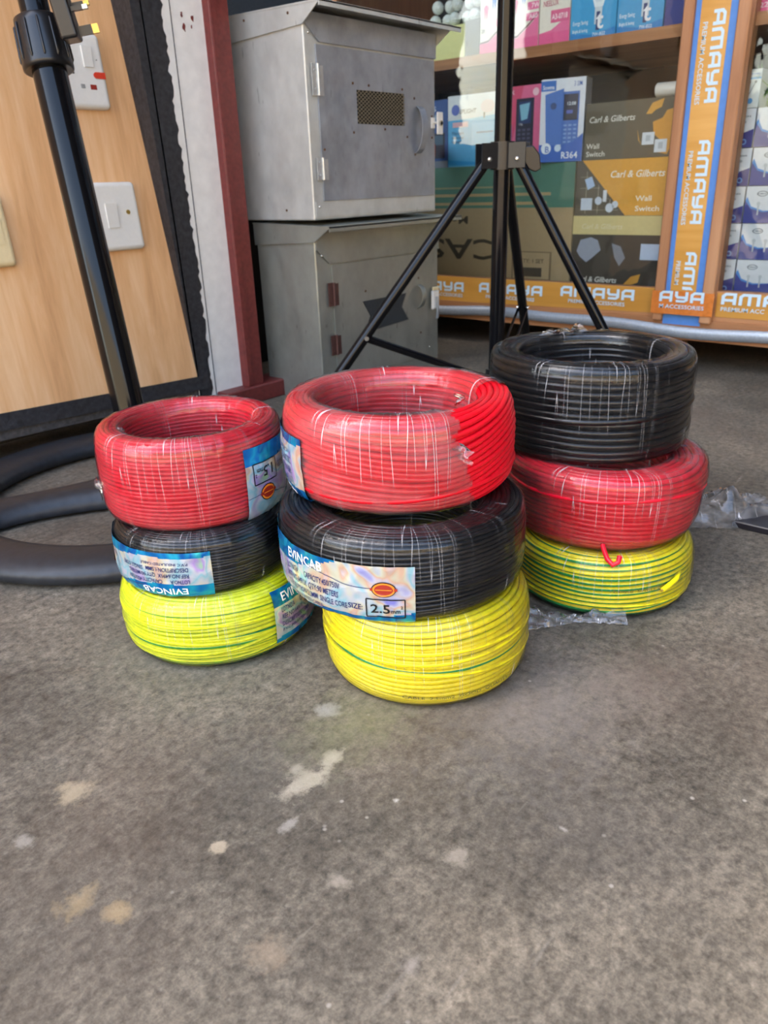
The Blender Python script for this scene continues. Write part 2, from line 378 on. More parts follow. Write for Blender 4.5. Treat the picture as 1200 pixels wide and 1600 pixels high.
def rebase(o, root):           # world-space mesh -> child of a root placed at root.location
    o.parent = root; o.matrix_parent_inverse = Matrix.Translation(-Vector(root.location)); return o
def struct(o): o['kind'] = 'structure'; return o
def circle(cx, cy, rx, ry=None, n=24, a0=0, a1=2*pi):
    ry = ry or rx; return [(cx+rx*cos(a0+(a1-a0)*k/n), cy+ry*sin(a0+(a1-a0)*k/n)) for k in range(n)]

_tc = {}
def text_geo(s, size):
    k = s
    if k not in _tc:
        cu = bpy.data.curves.new('t', 'FONT'); cu.body = s; cu.size = 1; cu.resolution_u = 2; cu.offset = .012
        ob = bpy.data.objects.new('t', cu); COL.objects.link(ob)
        dg = bpy.context.evaluated_depsgraph_get(); dg.update()
        me = ob.evaluated_get(dg).to_mesh()
        V = [(v.co.x, v.co.y) for v in me.vertices]; Fc = [tuple(p.vertices) for p in me.polygons]
        ob.to_mesh_clear(); bpy.data.objects.remove(ob); bpy.data.curves.remove(cu)
        _tc[k] = (V, Fc)
    V, Fc = _tc[k]
    return [(x*size, y*size) for x, y in V], Fc
def text_w(s, size): V, _ = text_geo(s, size); return max(x for x, y in V) if V else 0
GL = {  # stroke letters for the square tape lettering, cell 1 x 1
 'A': [[(.1,0),(.1,.72),(.28,.9),(.9,.9),(.9,0)], [(.1,.38),(.9,.38)]],
 'M': [[(.1,0),(.1,.72),(.28,.9),(1.3,.9),(1.3,0)], [(.7,0),(.7,.9)]],
 'Y': [[(.1,1),(.1,.6),(.22,.45),(.9,.45)], [(.9,1),(.9,.25),(.72,.1),(.1,.1)]]}
def stroke_word(word, h, th=.2, sl=0.0):
    V = []; Fc = []; x = 0; OF = []
    for ch in word:
        for qi, pl in enumerate(GL[ch]):
            OF += [.00015*qi]*(2*len(pl))
            n = len(pl); base = len(V)
            for i, p in enumerate(pl):
                a = Vector(pl[max(i-1,0)]); b = Vector(pl[min(i+1,n-1)]); c = Vector(p)
                d1 = (c-a).normalized() if i > 0 else (b-c).normalized(); d2 = (b-c).normalized() if i < n-1 else d1
                t = (d1+d2).normalized(); nn = Vector((-t.y, t.x)); k = th/2/max(.5, nn.dot(Vector((-d1.y, d1.x))))
                V += [c+nn*k+Vector((x,0)), c-nn*k+Vector((x,0))]
            for i in range(n-1): Fc.append((base+2*i, base+2*i+1, base+2*i+3, base+2*i+2))
        x += 1.62 if ch == 'M' else 1.2
    return [((v.x+sl*v.y)*h, v.y*h, o) for v, o in zip(V, OF)], Fc, (x-.2)*h

def flat(O, ux, uy, off=0.0):
    O = Vector(O); ux = Vector(ux); uy = Vector(uy); nn = ux.cross(uy).normalized()
    return lambda x, y, o=0.0: O+ux*x+uy*y+nn*(off+o)
def put_poly(mb, mp, pts, mi, o=0.0): mb.add([mp(x, y, o) for x, y in pts], [tuple(range(len(pts)))], mi)
def put_rect(mb, mp, x0, y0, x1, y1, mi, o=0.0): put_poly(mb, mp, [(x0,y0),(x1,y0),(x1,y1),(x0,y1)], mi, o)
def put_text(mb, mp, s, x, y, size, mi, o=.0002, rot=False, sx=1.0, italic=0.0):
    V, Fc = text_geo(s, size); w = max([v[0] for v in V]+[0])
    if rot: V = [(w-a, size*.7-b) for a, b in V]
    mb.add([mp(x+(a+italic*b)*sx, y+b, o) for a, b in V], Fc, mi)

# ------------------------------------------------------------------ structure
def slab(name, a, b, m, st=True):
    mb = MB(); mb.box(a, b); o = mb.build(name, m)
    return struct(o) if st else o
slab('floor', (-1.0, -1.6, -.1), (2.6, 2.4, 0), M['floor'])
g_o = slab('outdoor_ground', (-14, -14, -.12), (2.6, 2.4, -.101), M['ground'])
slab('ceiling', (.15, -1.5, 2.3), (2.6, 2.4, 2.4), M['ceil'])  # unseen ceiling, front edge cut back to admit daylight
slab('wall_back', (2.3, -1.6, 0), (2.4, 2.4, 2.3), M['darkwall'])
slab('wall_far', (-.2, 2.1, 0), (2.3, 2.2, 2.3), M['bluegrey'])
slab('wall_right', (.15, -1.7, 0), (2.3, -1.6, 2.3), M['darkwall'])  # unseen wall, extended forward to block side light
# white pier between the plywood board and the red grille
mb = MB(); mb.box((.716, 1.0, .0), (.803, 1.12, 2.3), 0)
mb.prism([(.7165, .9990, 0), (.7165, .9990, 2.3), (.650, .9990, 2.3), (.652, .9990, 1.1), (.716-.06*-.06, .9990, 0)], (0, .12, 0), 1)
# flaking black paint on the near edge
random.seed(4)
pts = [(.716, 0.0)]
z = 0.0
while z < .9:
    pts.append((.7395+random.uniform(-.0025, .003)+.003*sin(z*9)-.004*z, z)); z += .006
pts.append((.716, .9))
mb.prism([(x, .9995, zz) for x, zz in pts], (0, .0008, 0), 1)
mb.box((.7475, .999, .02), (.7483, 1.0005, .62), 1)
for (px, pz, r) in ((.768, .535, .004), (.7835, .548, .0035), (.766, .55, .003), (.7805, .537, .0018)):
    mb.prism([(px+r*.6*cos(k)*random.uniform(.5, 1.3), .9993, pz+r*sin(k)*random.uniform(.7, 1.7)) for k in [j*.57 for j in range(11)]], (0, .0008, 0), 2)
struct(mb.build('wall_left', [M['whitewall'], M['blackpaint'], M['redpaint']]))
mb = MB(); mb.box((-.9, 1.12, 0), (.80, 1.2, 2.3)); struct(mb.build('wall_side', M['darkwall']))
# red steel grille frame
mb = MB()
mb.box((.803, .985, 0), (.838, 1.03, 2.2), 0, .002); mb.box((.803, .982, .03), (.812, .985, 2.2), 0)
mb.box((.750, .975, 0), (.900, 1.035, .028), 0, .002)
mb.box((.838, 1.04, .375), (1.4, 1.06, .40), 0, .002)
struct(mb.build('trim_1', M['redpaint']))
# dusty ledge under the board
mb = MB(); mb.prism([(-.6, 1.002, .066), (.735, 1.002, .029), (.735, 1.002, .047), (-.6, 1.002, .086)], (0, .1, 0)); struct(mb.build('trim_2', M['ledge']))

# ------------------------------------------------------------------ display board
def display_board():
    t = thing('display_board', 'plywood display board in a black frame leaning on the wall, switches mounted on it', 'board', (.3, 1.0, .05))
    th = rad(4.6)
    ux = Vector((1, 0, 0)); uy = Vector((0, sin(th), cos(th)))
    O = Vector((.716, 1.0, .060)); nrm = Vector((0, -cos(th), sin(th)))
    def sl(x0, x1, z0, z1, d0, d1, name, m, bev=0):
        mb = MB(); c = O+ux*(x0+x1)/2+uy*(z0+z1)/2+nrm*(d0+d1)/2
        mb.obox(c, ux, nrm, uy, (x1-x0)/2, (d1-d0)/2, (z1-z0)/2)
        return rebase(mb.build(name, m), t)
    mb = MB(); mb.prism([O+ux*x+uy*z for x, z in ((-.95, .042), (0, 0), (0, .95), (-.95, .95))], nrm*-.008); rebase(mb.build('plywood_panel', M['ply']), t)
    mb = MB(); mb.prism([O+ux*x+uy*z+nrm*.0015 for x, z in ((-.97, .018), (.0185, -.022), (.0185, .0), (0, 0), (-.95, .042), (-.97, .042))], nrm*-.02); rebase(mb.build('frame_rail', M['blackpaint']), t)
    for nm, a in (('frame_stile', (0, .0185, .0, .97, -.02, .0015)), ('backing', (-.96, .01, .0, .95, -.014, -.0085))):
        sl(*a, nm, M['blackpaint'])
    return O, ux, uy, nrm
BO, BX, BY, BN = display_board()
def bp(x, z, d=0.0): return BO+BX*(x-.716)+BY*(z-.060)+BN*d

def plate(root, x0, z0, w, h, d, m, name='face_plate'):
    mb = MB(); rings = []
    def rr(ins, dd, n=5, r=.006):
        P = []
        for cx, cz, a in ((x0+w-r, z0+r, -pi/2), (x0+w-r, z0+h-r, 0), (x0+r, z0+h-r, pi/2), (x0+r, z0+r, pi)):
            for k in range(n): 
                q = a+pi/2*k/(n-1); P.append(bp(cx+(r-ins)*cos(q), cz+(r-ins)*sin(q), dd))
        return P
    for ins, dd in ((0, .0005), (0, d*.55), (.0008, d*.8), (.0028, d), (.0058, d+.0003)):
        rings.append(rr(ins, dd))
    n = len(rings[0]); V = [p for r in rings for p in r]; Fc = []
    for i in range(len(rings)-1):
        for k in range(n): Fc.append((i*n+k, i*n+(k+1) % n, (i+1)*n+(k+1) % n, (i+1)*n+k))
    mb.add(V, Fc, 0, True); mb.add(rings[-1], [tuple(range(n))], 0)
    return rebase(mb.build(name, m), root)
def bbox(root, name, m, x0, x1, z0, z1, d0, d1, tilt=0.0, rootbase=True):
    mb = MB(); c = bp((x0+x1)/2, (z0+z1)/2, (d0+d1)/2)
    nn = BN; yy = BY
    if tilt: nn = (BN+BY*tilt).normalized(); yy = (BY-BN*tilt).normalized()
    mb.obox(c, BX, nn, yy, (x1-x0)/2, (d1-d0)/2, (z1-z0)/2)
    o = mb.build(name, m)
    if not tilt:
        b = o.modifiers.new('b', 'BEVEL'); b.width = .0006; b.segments = 2
    return rebase(o, root)
# socket
s = thing('socket_outlet', 'white wall socket with red rocker mark, upper plate on the plywood behind the black pole', 'socket', bp(.60, .436))
plate(s, .562, .432, .088, .088, .010, M['whiteplastic'])
bbox(s, 'rocker_switch', M['whiteplastic'], .6205, .6335, .4805, .5045, .0095, .0125, -.06)
bbox(s, 'pin_slot', M['dark'], .6000, .6050, .4715, .4795, .0098, .0107)
bbox(s, 'pin_slot', M['greyplastic'], .6105, .6165, .4555, .4605, .0098, .0107)
o = bbox(s, 'neon_window', M['redlogo'], .6240, .6330, .4545, .4605, .0098, .0107); o['label'] = 'dark red neon window'
mb = MB(); mb.prism([bp(x, z, .0103) for x, z in [(.636+.0045*cos(a), .4715+.0038*sin(a)) for a in [pi/2+pi*k/8 for k in range(9)]]+[(.6485, .4677), (.6485, .4753)]], BN*.0009)
o = rebase(mb.build('switch_marker', M['redplastic']), s); o['label'] = 'red marker tab at the plate edge'
mb = MB(); mb.tube([bp(.640, .4895, .0100), bp(.640, .4895, .0107)], .0006, 8); rebase(mb.build('screw_hole', M['dark']), s)
# light switch
s = thing('light_switch', 'white one-gang light switch with brass screw, lower plate on the plywood', 'switch', bp(.615, .258))
plate(s, .571, .2555, .090, .088, .011, M['whiteplastic'])
bbox(s, 'rocker_switch', M['whiteplastic'], .6085, .6250, .2855, .3165, .0110, .0132, -.05)
mb = MB(); mb.tube([bp(.6425, .3045, .011), bp(.6425, .3045, .0122)], .0030, 14); 
rebase(mb.build('screw', M['brass']), s)
# cream plate cropped by the left border
s = thing('blank_plate', 'cream switch plate at the left border of the plywood board', 'plate', bp(.44, .25))
plate(s, .388, .249, .084, .084, .012, M['cream'])
bbox(s, 'rocker_switch', M['cream'], .445, .462, .275, .305, .0118, .0135, -.04)

# ------------------------------------------------------------------ round-base stand
def stand():
    c = Vector((.453, .768, 0))
    t = thing('floor_stand', 'thick black pole with ribbed collar on a round three-spoke black base, at left', 'stand', c)
    mb = MB()
    R, rr_ = .203, .031
    # ring, spokes and hub in one moulded body
    V = []; Fc = []; n1, n2 = 96, 20
    for i in range(n1):
        a = 2*pi*i/n1
        for j in range(n2):
            b = 2*pi*j/n2; rr = R+rr_*1.0*cos(b); z = max(.001, .012+.015*sin(b))
            V.append((rr*cos(a), rr*sin(a), z))
    for i in range(n1):
        for j in range(n2):
            Fc.append((i*n2+j, ((i+1) % n1)*n2+j, ((i+1) % n1)*n2+(j+1) % n2, i*n2+(j+1) % n2))
    mb.add(V, Fc, 0, True)
    for ang in (156, 276, 36):
        a = rad(ang); d = Vector((cos(a), sin(a), 0)); p = Vector((-sin(a), cos(a), 0))
        rows = []
        for k in range(13):
            u = k/12; r = .01+u*(R-.01); hw = .026+.030*(2*u-1)**2*(1 if u > .5 else .6) + (.03*max(0, u-.8)/.2); h = .021+.006*(1-u)
            row = []
            for q in range(12):
                b = pi*q/11; row.append(d*r+p*hw*cos(b)+Vector((0, 0, .002+h*sin(b)**.7)))
            rows.append(row)
        V = [x for r in rows for x in r]; Fc = []
        for i in range(12):
            for q in range(11): Fc.append((i*12+q, i*12+q+1, (i+1)*12+q+1, (i+1)*12+q))
            Fc.append((i*12, (i+1)*12, (i+1)*12+11, i*12+11))
        mb.add(V, Fc, 0, True); mb.add(rows[0], [tuple(range(12))], 0); mb.add(rows[-1], [tuple(range(12))], 0)
    hubp = [(0, .001), (.052, .001), (.052, .02), (.045, .034), (.030, .045), (0, .046)]
    V = []; ns = 32
    for r, z in hubp:
        for k in range(ns): V.append((max(r, .0005)*cos(2*pi*k/ns), max(r, .0005)*sin(2*pi*k/ns), z))
    Fc = [(i*ns+k, i*ns+(k+1) % ns, (i+1)*ns+(k+1) % ns, (i+1)*ns+k) for i in range(5) for k in range(ns)]
    mb.add(V, Fc, 0, True); mb.add(V[-ns:], [tuple(range(ns))], 0); mb.add(V[:ns], [tuple(range(ns))], 0)
    o = mb.build('base', M['baseplastic'], t)
    rm = o.modifiers.new('r', 'REMESH'); rm.mode = 'VOXEL'; rm.voxel_size = .0032; rm.use_smooth_shade = True
    sm = o.modifiers.new('s', 'SMOOTH'); sm.iterations = 14; sm.factor = .6
    return t, c
ST, SC = stand()
# leaning pole with ribbed collar and thinner upper tube
P0 = Vector((.4555, .7650, .036)); P1 = Vector((.4820, .8660, .4740)); PD = (P1-P0).normalized()
def on_pole(z): return P0+PD*((z-P0.z)/PD.z)
mb = MB(); mb.tube([on_pole(.034), on_pole(.470)], .0176, 32); rebase(mb.build('pole', M['blackgloss']), ST)
mb = MB(); mb.tube([on_pole(.468), on_pole(1.05)], .0148, 28); rebase(mb.build('upper_pole', M['blackgloss']), ST)
mb = MB(); mb.tube([on_pole(.449), on_pole(.4500), on_pole(.453), on_pole(.490), on_pole(.496), on_pole(.4975)], [.0235, .0252, .0256, .0238, .0236, .0212], 40)
o = rebase(mb.build('collar', M['blackplastic']), ST); o['label'] = 'ribbed black locking collar'
a = PD.cross(Vector((0, 0, 1)).cross(PD)).normalized(); bx_ = PD.cross(Vector((1, 0, 0))).normalized(); by_ = PD.cross(bx_).normalized()
for k in range(12):
    q = 2*pi*k/12; d = bx_*cos(q)+by_*sin(q)
    mb = MB(); mb.tube([on_pole(.456)+d*.0250, on_pole(.458)+d*.0256, on_pole(.490)+d*.0244, on_pole(.492)+d*.0232], [.0006, .0013, .0013, .0006], 8)
    rebase(mb.build('rib', M['blackplastic']), ST)

# ------------------------------------------------------------------ hanging plug
def plug():
    C0 = Vector((.4930, .8190, .474)); t = thing('power_plug', 'black three-pin plug with gold-tipped pins hanging beside the pole collar at top left', 'plug', C0)
    ax = Vector((.76, -.62, .16)).normalized()      # pin direction, to the right in view
    up = Vector((.0, .0, 1)); up = (up-ax*up.dot(ax)).normalized(); sd = ax.cross(up).normalized()
    mb = MB(); c = C0+up*.026-ax*.004
    mb.obox(c, ax, sd, up, .0085, .017, .027); o = mb.build('plug_body', M['blackplastic']); b = o.modifiers.new('b', 'BEVEL'); b.width = .003; b.segments = 3; rebase(o, t)
    for (h, s_, L, w, hh, tip) in ((.006, 0, .021, .0022, .0042, M['brass']), (.024, .008, .017, .0032, .0020, M['zinc']), (.030, -.008, .018, .0032, .0020, M['brass'])):
        c = C0+up*h+sd*s_+ax*(.0045+L*.32); mb = MB(); mb.obox(c, ax, sd, up, L*.34, w, hh); p_ = rebase(mb.build('pin', M['blackplastic']), t)
        c = C0+up*h+sd*s_+ax*(.0045+L*.64+L*.15); mb = MB(); mb.obox(c, ax, sd, up, L*.17, w*.98, hh*.97)
        q_ = mb.build('pin_tip', tip); q_.parent = p_; q_['label'] = 'bright metal pin tip'
    mb = MB(); e = C0+up*.050-ax*.004
    mb.tube([e, e+up*.03, e+up*.1+ax*-.004, e+Vector((-.01, .01, .4)), e+Vector((-.01, .01, 1.78))], [.0052, .0042, .0036, .0036, .0036], 12); rebase(mb.build('cord', M['blackplastic']), t)
plug()

# ------------------------------------------------------------------ steel meter boxes
def expanded(mb, x0, x1, z0, z1, y, step, w, poly=None):
    def clip(a, b):
        # clip segment to convex/any polygon by sampling
        n = 40; seg = []; cur = None
        for i in range(n+1):
            t = i/n; p = (a[0]+(b[0]-a[0])*t, a[1]+(b[1]-a[1])*t); ins = inside(p)
            if ins and cur is None: cur = p
            if not ins and cur is not None: seg.append((cur, p)); cur = None
        if cur is not None: seg.append((cur, (b[0], b[1])))
        return seg
    def inside(p):
        x, z = p
        if poly is None: return x0 <= x <= x1 and z0 <= z <= z1
        c = False; j = len(poly)-1
        for i in range(len(poly)):
            xi, zi = poly[i]; xj, zj = poly[j]
            if (zi > z) != (zj > z) and x < (xj-xi)*(z-zi)/(zj-zi)+xi: c = not c
            j = i
        return c
    Wd = x1-x0; Hd = z1-z0; sl = .62
    for sgn in (1, -1):
        c = -Hd/sl
        while c < Wd+Hd/sl:
            a = (x0+c, z0 if sgn > 0 else z1); b = (x0+c+Hd/sl*1.0, z1 if sgn > 0 else z0)
            for p, q in clip(a, b):
                mb.tube([(p[0], y, p[1]), (q[0], y, q[1])], w, 4, 0, False)
            c += step
def meter_box(name, label, x0, x1, y0, y1, z0, zb, zt, body_m, door_m, dx0, dx1, dz0, dz1, window, hinges, hinge_m, poly=None):
    t = thing(name, label, 'meter box', ((x0+x1)/2, (y0+y1)/2, z0))
    mb = MB(); mb.box((x0, y0, z0), (x1, y1, zb), 0, .0015)
    mb.box((x0+.004, y0-.0012, z0+.004), (x1-.004, y0, z0+.026), 0)
    rebase(mb.build('body', body_m), t)
    # roof sheet: plate, front eave, side flanges
    mb = MB(); yf = y0-.037
    mb.prism([(x0-.003, yf, zt), (x0-.003, y1+.003, zt+.006), (x0-.003, y1+.003, zt+.0075), (x0-.003, yf, zt+.0025)], (x1-x0+.026, 0, 0))
    mb.prism([(x0-.0025, yf, zt+.001), (x0-.0025, y0-.002, zb-.012), (x0-.0025, y1+.002, zb-.018), (x0-.0025, y1+.002, zt+.007)][::-1], (.0015, 0, 0))
    mb.prism([(x1+.001, yf, zt+.001), (x1+.001, y0-.002, zb-.012), (x1+.001, y1+.002, zb-.018), (x1+.001, y1+.002, zt+.007)][::-1], (.0015, 0, 0))
    mb.box((x0-.003, yf, zt-.005), (x1+.023, yf+.0016, zt+.002), 0)
    ro = rebase(mb.build('roof', body_m), t)
    mb = MB(); zh = dz1+.003
    mb.prism([(x0+.001, y0-.0035, zb+.004), (x1-.001, y0-.0035, zb+.004), (x1-.001, y0-.0035, zh), (x0+.028, y0-.0035, zh), (x0+.001, y0-.0035, zh+.022)], (0, .003, 0))
    rebase(mb.build('header_strip', door_m), t)
    # door with the vent opening left free
    yd = y0-.0028; wx0, wx1, wz0, wz1 = window
    mb = MB()
    if poly is None:
        for a, b in (((dx0, dz0), (wx0, dz1)), ((wx1, dz0), (dx1, dz1)), ((wx0, dz0), (wx1, wz0)), ((wx0, wz1), (wx1, dz1))):
            mb.box((a[0], yd, a[1]), (b[0], y0-.0004, b[1]), 0)
    else:
        mb.box((dx0, yd, dz0), (dx1, y0-.0004, dz1), 0)
    d = rebase(mb.build('door', door_m), t)
    if poly is None:
        mb = MB(); mb.box((wx0, y0-.0006, wz0), (wx1, y0-.0002, wz1), 0); vb = mb.build('vent_shade_panel', M['dark'])  # black panel stands for the shade inside the vent
    else:
        mb = MB(); mb.prism([(x, yd-.0004, z) for x, z in poly], (0, .0004, 0)); vb = mb.build('vent_shade_panel', M['dark'])
    vb.parent = d; pass
    mb = MB(); expanded(mb, wx0, wx1, wz0, wz1, yd+(.0003 if poly is None else -.0008), .0086 if poly is None else .0045, .0007 if poly is None else .0004, poly)
    vm = mb.build('vent_mesh', M['meshm'] if poly is None else M['darkmesh']); vm.parent = d; vm['label'] = 'expanded diamond mesh over the vent opening'
    # hinges
    for hz, hl in hinges:
        mb = MB(); mb.box((dx0-.0115, yd-.001, hz-hl/2), (dx0-.001, yd+.0005, hz+hl/2), 0); mb.box((dx0+.001, yd-.001, hz-hl/2), (dx0+.011, yd, hz+hl/2-.002), 0)
        mb.tube([(dx0, yd-.002, hz-hl/2), (dx0, yd-.002, hz+hl/2)], .0021, 10)
        for q in (-.3, .3):
            mb.tube([(dx0-.006, yd-.001, hz+hl*q), (dx0-.006, yd-.0022, hz+hl*q)], .0013, 8)
        rebase(mb.build('hinge', hinge_m), t)
    return t, d, yd
# lower box
LB, LD, lyd = meter_box('meter_box', 'steel meter box, olive reflection put into its grey, standing on the floor, bow-tie shaped vent in its door', .873, 1.187, .880, 1.012, 0, .262, .2705,
    M['galvlow'], M['galvlow'], .906, 1.150, .030, .214, (.972, 1.096, .098, .150), ((.170, .036), (.090, .032)), M['brownhinge'],
    [(.974, .1500), (1.088, .1500), (1.076, .128), (1.094, .1040), (.976, .0985), (.992, .124)])
UB, UD, uyd = meter_box('meter_box', 'bright galvanised steel meter box stacked on the lower box, rectangular diamond-mesh vent', .873, 1.176, .876, 1.030, .2815, .546, .556,
    M['galv'], M['galvdark'], .894, 1.170, .308, .512, (.976, 1.090, .414, .460), ((.468, .040), (.352, .030)), M['zinc'])
def rivets(t, pts, m):
    for p, nrm in pts:
        mb = MB(); p = Vector(p); nrm = Vector(nrm); mb.tube([p, p+nrm*.0009, p+nrm*.0014], [.0019, .0017, .0008], 10); rebase(mb.build('rivet', m), t)
NY = (0, -1, 0); NX = (-1, 0, 0)
rivets(UB, [((.873-.0028, .900, .550), NX), ((.8702, .992, .553), NX), ((.873, .935, .296), NX)]+[((x, uyd, z), NY) for x, z in ((.968, .468), (1.004, .467), (1.085, .466), (1.116, .455), (.966, .402), (1.040, .408), (1.116, .372), (1.096, .398), (.9, .398-.02), (1.163, .398), (1.163, .430))], M['rust'])
rivets(UB, [((.884, .8745, .300), NY), ((.882, .8745, .525), NY), ((.885, uyd, .345), NY)], M['screwm'])
rivets(LB, [((.873, .945, .252), NX), ((.884, .8765, .230), NY), ((1.156, lyd, .045), NY)], M['screwm'])
rivets(LB, [((.982, lyd, .166), NY), ((1.125, lyd, .172), NY), ((1.13, lyd, .075), NY)], M['rust'])
def strap_handle(t, x, z0, z1, y, m, w=.0075, twist=.004):
    mb = MB(); n = 14; rows = []
    for k in range(n+1):
        u = k/n; z = z0+(z1-z0)*u; dy = .014*min(1, sin(pi*u)**.5*1.0) if 0 < u < 1 else 0
        rows.append([(x-w+twist*u, y-dy, z), (x+w+twist*u, y-dy, z), (x+w+twist*u, y-dy-.0012, z), (x-w+twist*u, y-dy-.0012, z)])
    V = [p for r in rows for p in r]; Fc = [(i*4+k, i*4+(k+1) % 4, (i+1)*4+(k+1) % 4, (i+1)*4+k) for i in range(n) for k in range(4)]
    mb.add(V, Fc, 0); rebase(mb.build('handle', m), t)
strap_handle(UB, 1.124, .374, .444, uyd, M['galvdark'])
strap_handle(LB, 1.122, .120, .160, lyd, M['galvlow'], .0055)
# upper hasp: white plated plate with a loop, at the right edge
mb = MB(); mb.box((1.160, uyd-.002, .412), (1.170, uyd, .4285), 0, .0005); mb.box((1.170, uyd-.007, .403), (1.186, uyd-.0045, .437), 0, .0008); mb.tube([(1.163, uyd-.003, .4205), (1.178, uyd-.006, .4205)], .002, 8)
o = rebase(mb.build('hasp', M['whiteplastic']), UB); o['label'] = 'bright hasp plate on the right edge'
mb = MB(); mb.tube([(1.178, uyd-.0072, .420), (1.178, uyd-.010, .420)], .0042, 16); mb.tube([(1.178, uyd-.010, .420), (1.178, uyd-.0104, .420)], .0026, 12, 1)
rebase(mb.build('hasp_knob', [M['screwm'], M['dark']]), UB)
mb = MB(); mb.box((1.160, lyd-.006, .112), (1.181, lyd-.0005, .146), 0, .002); mb.box((1.163, lyd-.0065, .146), (1.178, lyd-.001, .152), 1, .001)
o = rebase(mb.build('hasp', [M['whiteplastic'], M['cream']]), LB); o['label'] = 'pale hasp block on the right edge'
mb = MB(); mb.tube([(1.169, lyd-.009, .135), (1.1695, lyd-.0095, .124), (1.170, lyd-.009, .100), (1.170, lyd-.0075, .096)], .0024, 10)
rebase(mb.build('hasp_pin', M['zinc']), LB)

# ------------------------------------------------------------------ display cabinet
XG = 1.400
cab = thing('display_cabinet', 'wooden glass-fronted display cabinet on short legs at right, orange tape along its base', 'cabinet', (XG+.17, .5, 0))
def cpart(name, boxes, mats, lab=None, bev=0.0):
    mb = MB()
    for a, b, *m in boxes: mb.box(a, b, m[0] if m else 0, bev)
    o = rebase(mb.build(name, mats), cab)
    if lab: o['label'] = lab
    return o
Y0, Y1 = -.30, 1.30
cpart('base_board', [((XG-.012, Y0, .068), (XG+.36, Y1, .092)), ((XG-.008, Y0, .092), (XG+.012, Y1, .142)), ((XG-.004, Y0, .055), (XG+.36, Y1, .0675))], M['cabwoody'])
cpart('floor_panel', [((XG+.012, Y0, .118), (XG+.36, Y1, .134))], M['cabin'])
cpart('back_panel', [((XG+.36, Y0, .06), (XG+.37, Y1, .95))], M['cabin'])
cpart('side_panel', [((XG, Y1, .06), (XG+.37, Y1+.012, .95))], M['cabwood'])
cpart('side_panel', [((XG, Y0-.012, .06), (XG+.37, Y0, .95))], M['cabwood'])
cpart('top_panel', [((XG-.01, Y0-.02, .95), (XG+.38, Y1+.02, .97))], M['cabwoody'])
cpart('shelf', [((XG+.010, Y0, .531), (XG+.36, Y1, .549))], M['cabwoody'])
cpart('post', [((XG-.006, .4435, .092), (XG+.022, .546, .95))], M['cabwood'])
o = cpart('post_board', [((XG-.013, .4625, .082), (XG-.006, .5285, .95))], M['blueboard'], 'blue painted board on the front post')
cpart('post_moulding', [((XG-.022, .5285, .088), (XG-.006, .5455, .95))], M['cabwood'], None, .002)
cpart('post_moulding', [((XG-.022, .4435, .088), (XG-.006, .4625, .95))], M['cabwood'], None, .002)
for yy in (.505, 1.18, -.2):
    cpart('leg', [((XG+.03, yy, 0), (XG+.06, yy+.03, .056))], M['cabwood'])
for yy in (.505, 1.18, -.2):
    cpart('leg', [((XG+.30, yy, 0), (XG+.33, yy+.03, .056))], M['cabwood'])
for a, b in ((.546, Y1), (Y0, .4435)):
    o = cpart('glass_pane', [((XG+.001, a, .134), (XG+.004, b, .95))], M['glass'])
# silver strip with a gentle sag
mb = MB(); rows = []
for k in range(81):
    y = Y0+(Y1-Y0)*k/80; z = .0645+.0035*sin(y*9+.8)+.0018*sin(y*23)
    rows.append([(XG-.0135, y, z), (XG-.0145, y, z+.010), (XG-.0135, y, z+.0195)])
V = [p for r in rows for p in r]; mb.add(V, [(i*3+k, i*3+k+1, i*3+k+4, i*3+k+3) for i in range(80) for k in (0, 1)], 0, True)
random.seed(7)
o = mb.build('edge_strip', M['silverstrip']); sm_ = o.modifiers.new('s', 'SOLIDIFY'); sm_.thickness = .0012; rebase(o, cab); o['label'] = 'sagging silver tape strip along the base board'
# tapes.  the cabinet front faces -x, text runs toward -y
UXT = (0, -1, 0); UZT = (0, 0, 1)
def front(x, y, z): return flat((x, y, z), UXT, UZT)
def tape_band(name, ya, yb, x, zlo, zhi, words, wr=0.0, mt='tape'):
    mb = MB(); n = 60; rows = []
    for k in range(n+1):
        y = ya+(yb-ya)*k/n; w = wr*(sin(y*140)+.6*sin(y*61+1)); rows.append([(x-.0006+w, y, zlo(y)), (x-.0011+w*1.4, y, (zlo(y)+zhi(y))/2), (x-.0006+w*.6, y, zhi(y))])
    V = [p for r in rows for p in r]; mb.add(V, [(i*3+k, (i+1)*3+k, (i+1)*3+k+1, i*3+k+1) for i in range(n) for k in (0, 1)], 0, True)
    o = rebase(mb.build(name, M[mt], recalc=False), cab)
    for wd, ys, h in words:
        mb = MB(); mp = front(x-.0018-abs(wr)*2, ys, zlo(ys)+.0215)
        V, Fc, wl = stroke_word(wd, h, .23, .0); mb.add([mp(a*1.25, b, o_) for a, b, o_ in V], Fc, 0)
        sub = {'AMAYA': 'PREMIUM ACCESSORIES', 'AYA': 'M ACCESSORIES', 'AMA': 'PREMIUM ACC'}[wd]
        mp = front(x-.0018-abs(wr)*2, ys-.016 if wd == 'AMAYA' else ys, zlo(ys)+.0105)
        tw = text_w(sub, .0095); put_text(mb, mp, sub, 0, 0, .0095, 0, 0, sx=min(1.15, .115/tw))
        l = mb.build('tape_lettering', M['tapeletter'], recalc=False); l.parent = o; l['label'] = 'pale blue tape lettering'
    return o
lo = lambda y: .0905+(1.026-y)*.018; hi = lambda y: .1418
tape_band('packing_tape', Y1, .546, XG-.0085, lo, hi, [('AYA', 1.0435, .019), ('AMAYA', .923, .019), ('AMAYA', .7345, .019), ('AMAYA', 1.25, .019)], 0)
tape_band('packing_tape', .548, .440, XG-.0235, lambda y: .101, lambda y: .1405+.001*sin(y*80), [('AYA', .533, .018)], .0006, 'tapered')
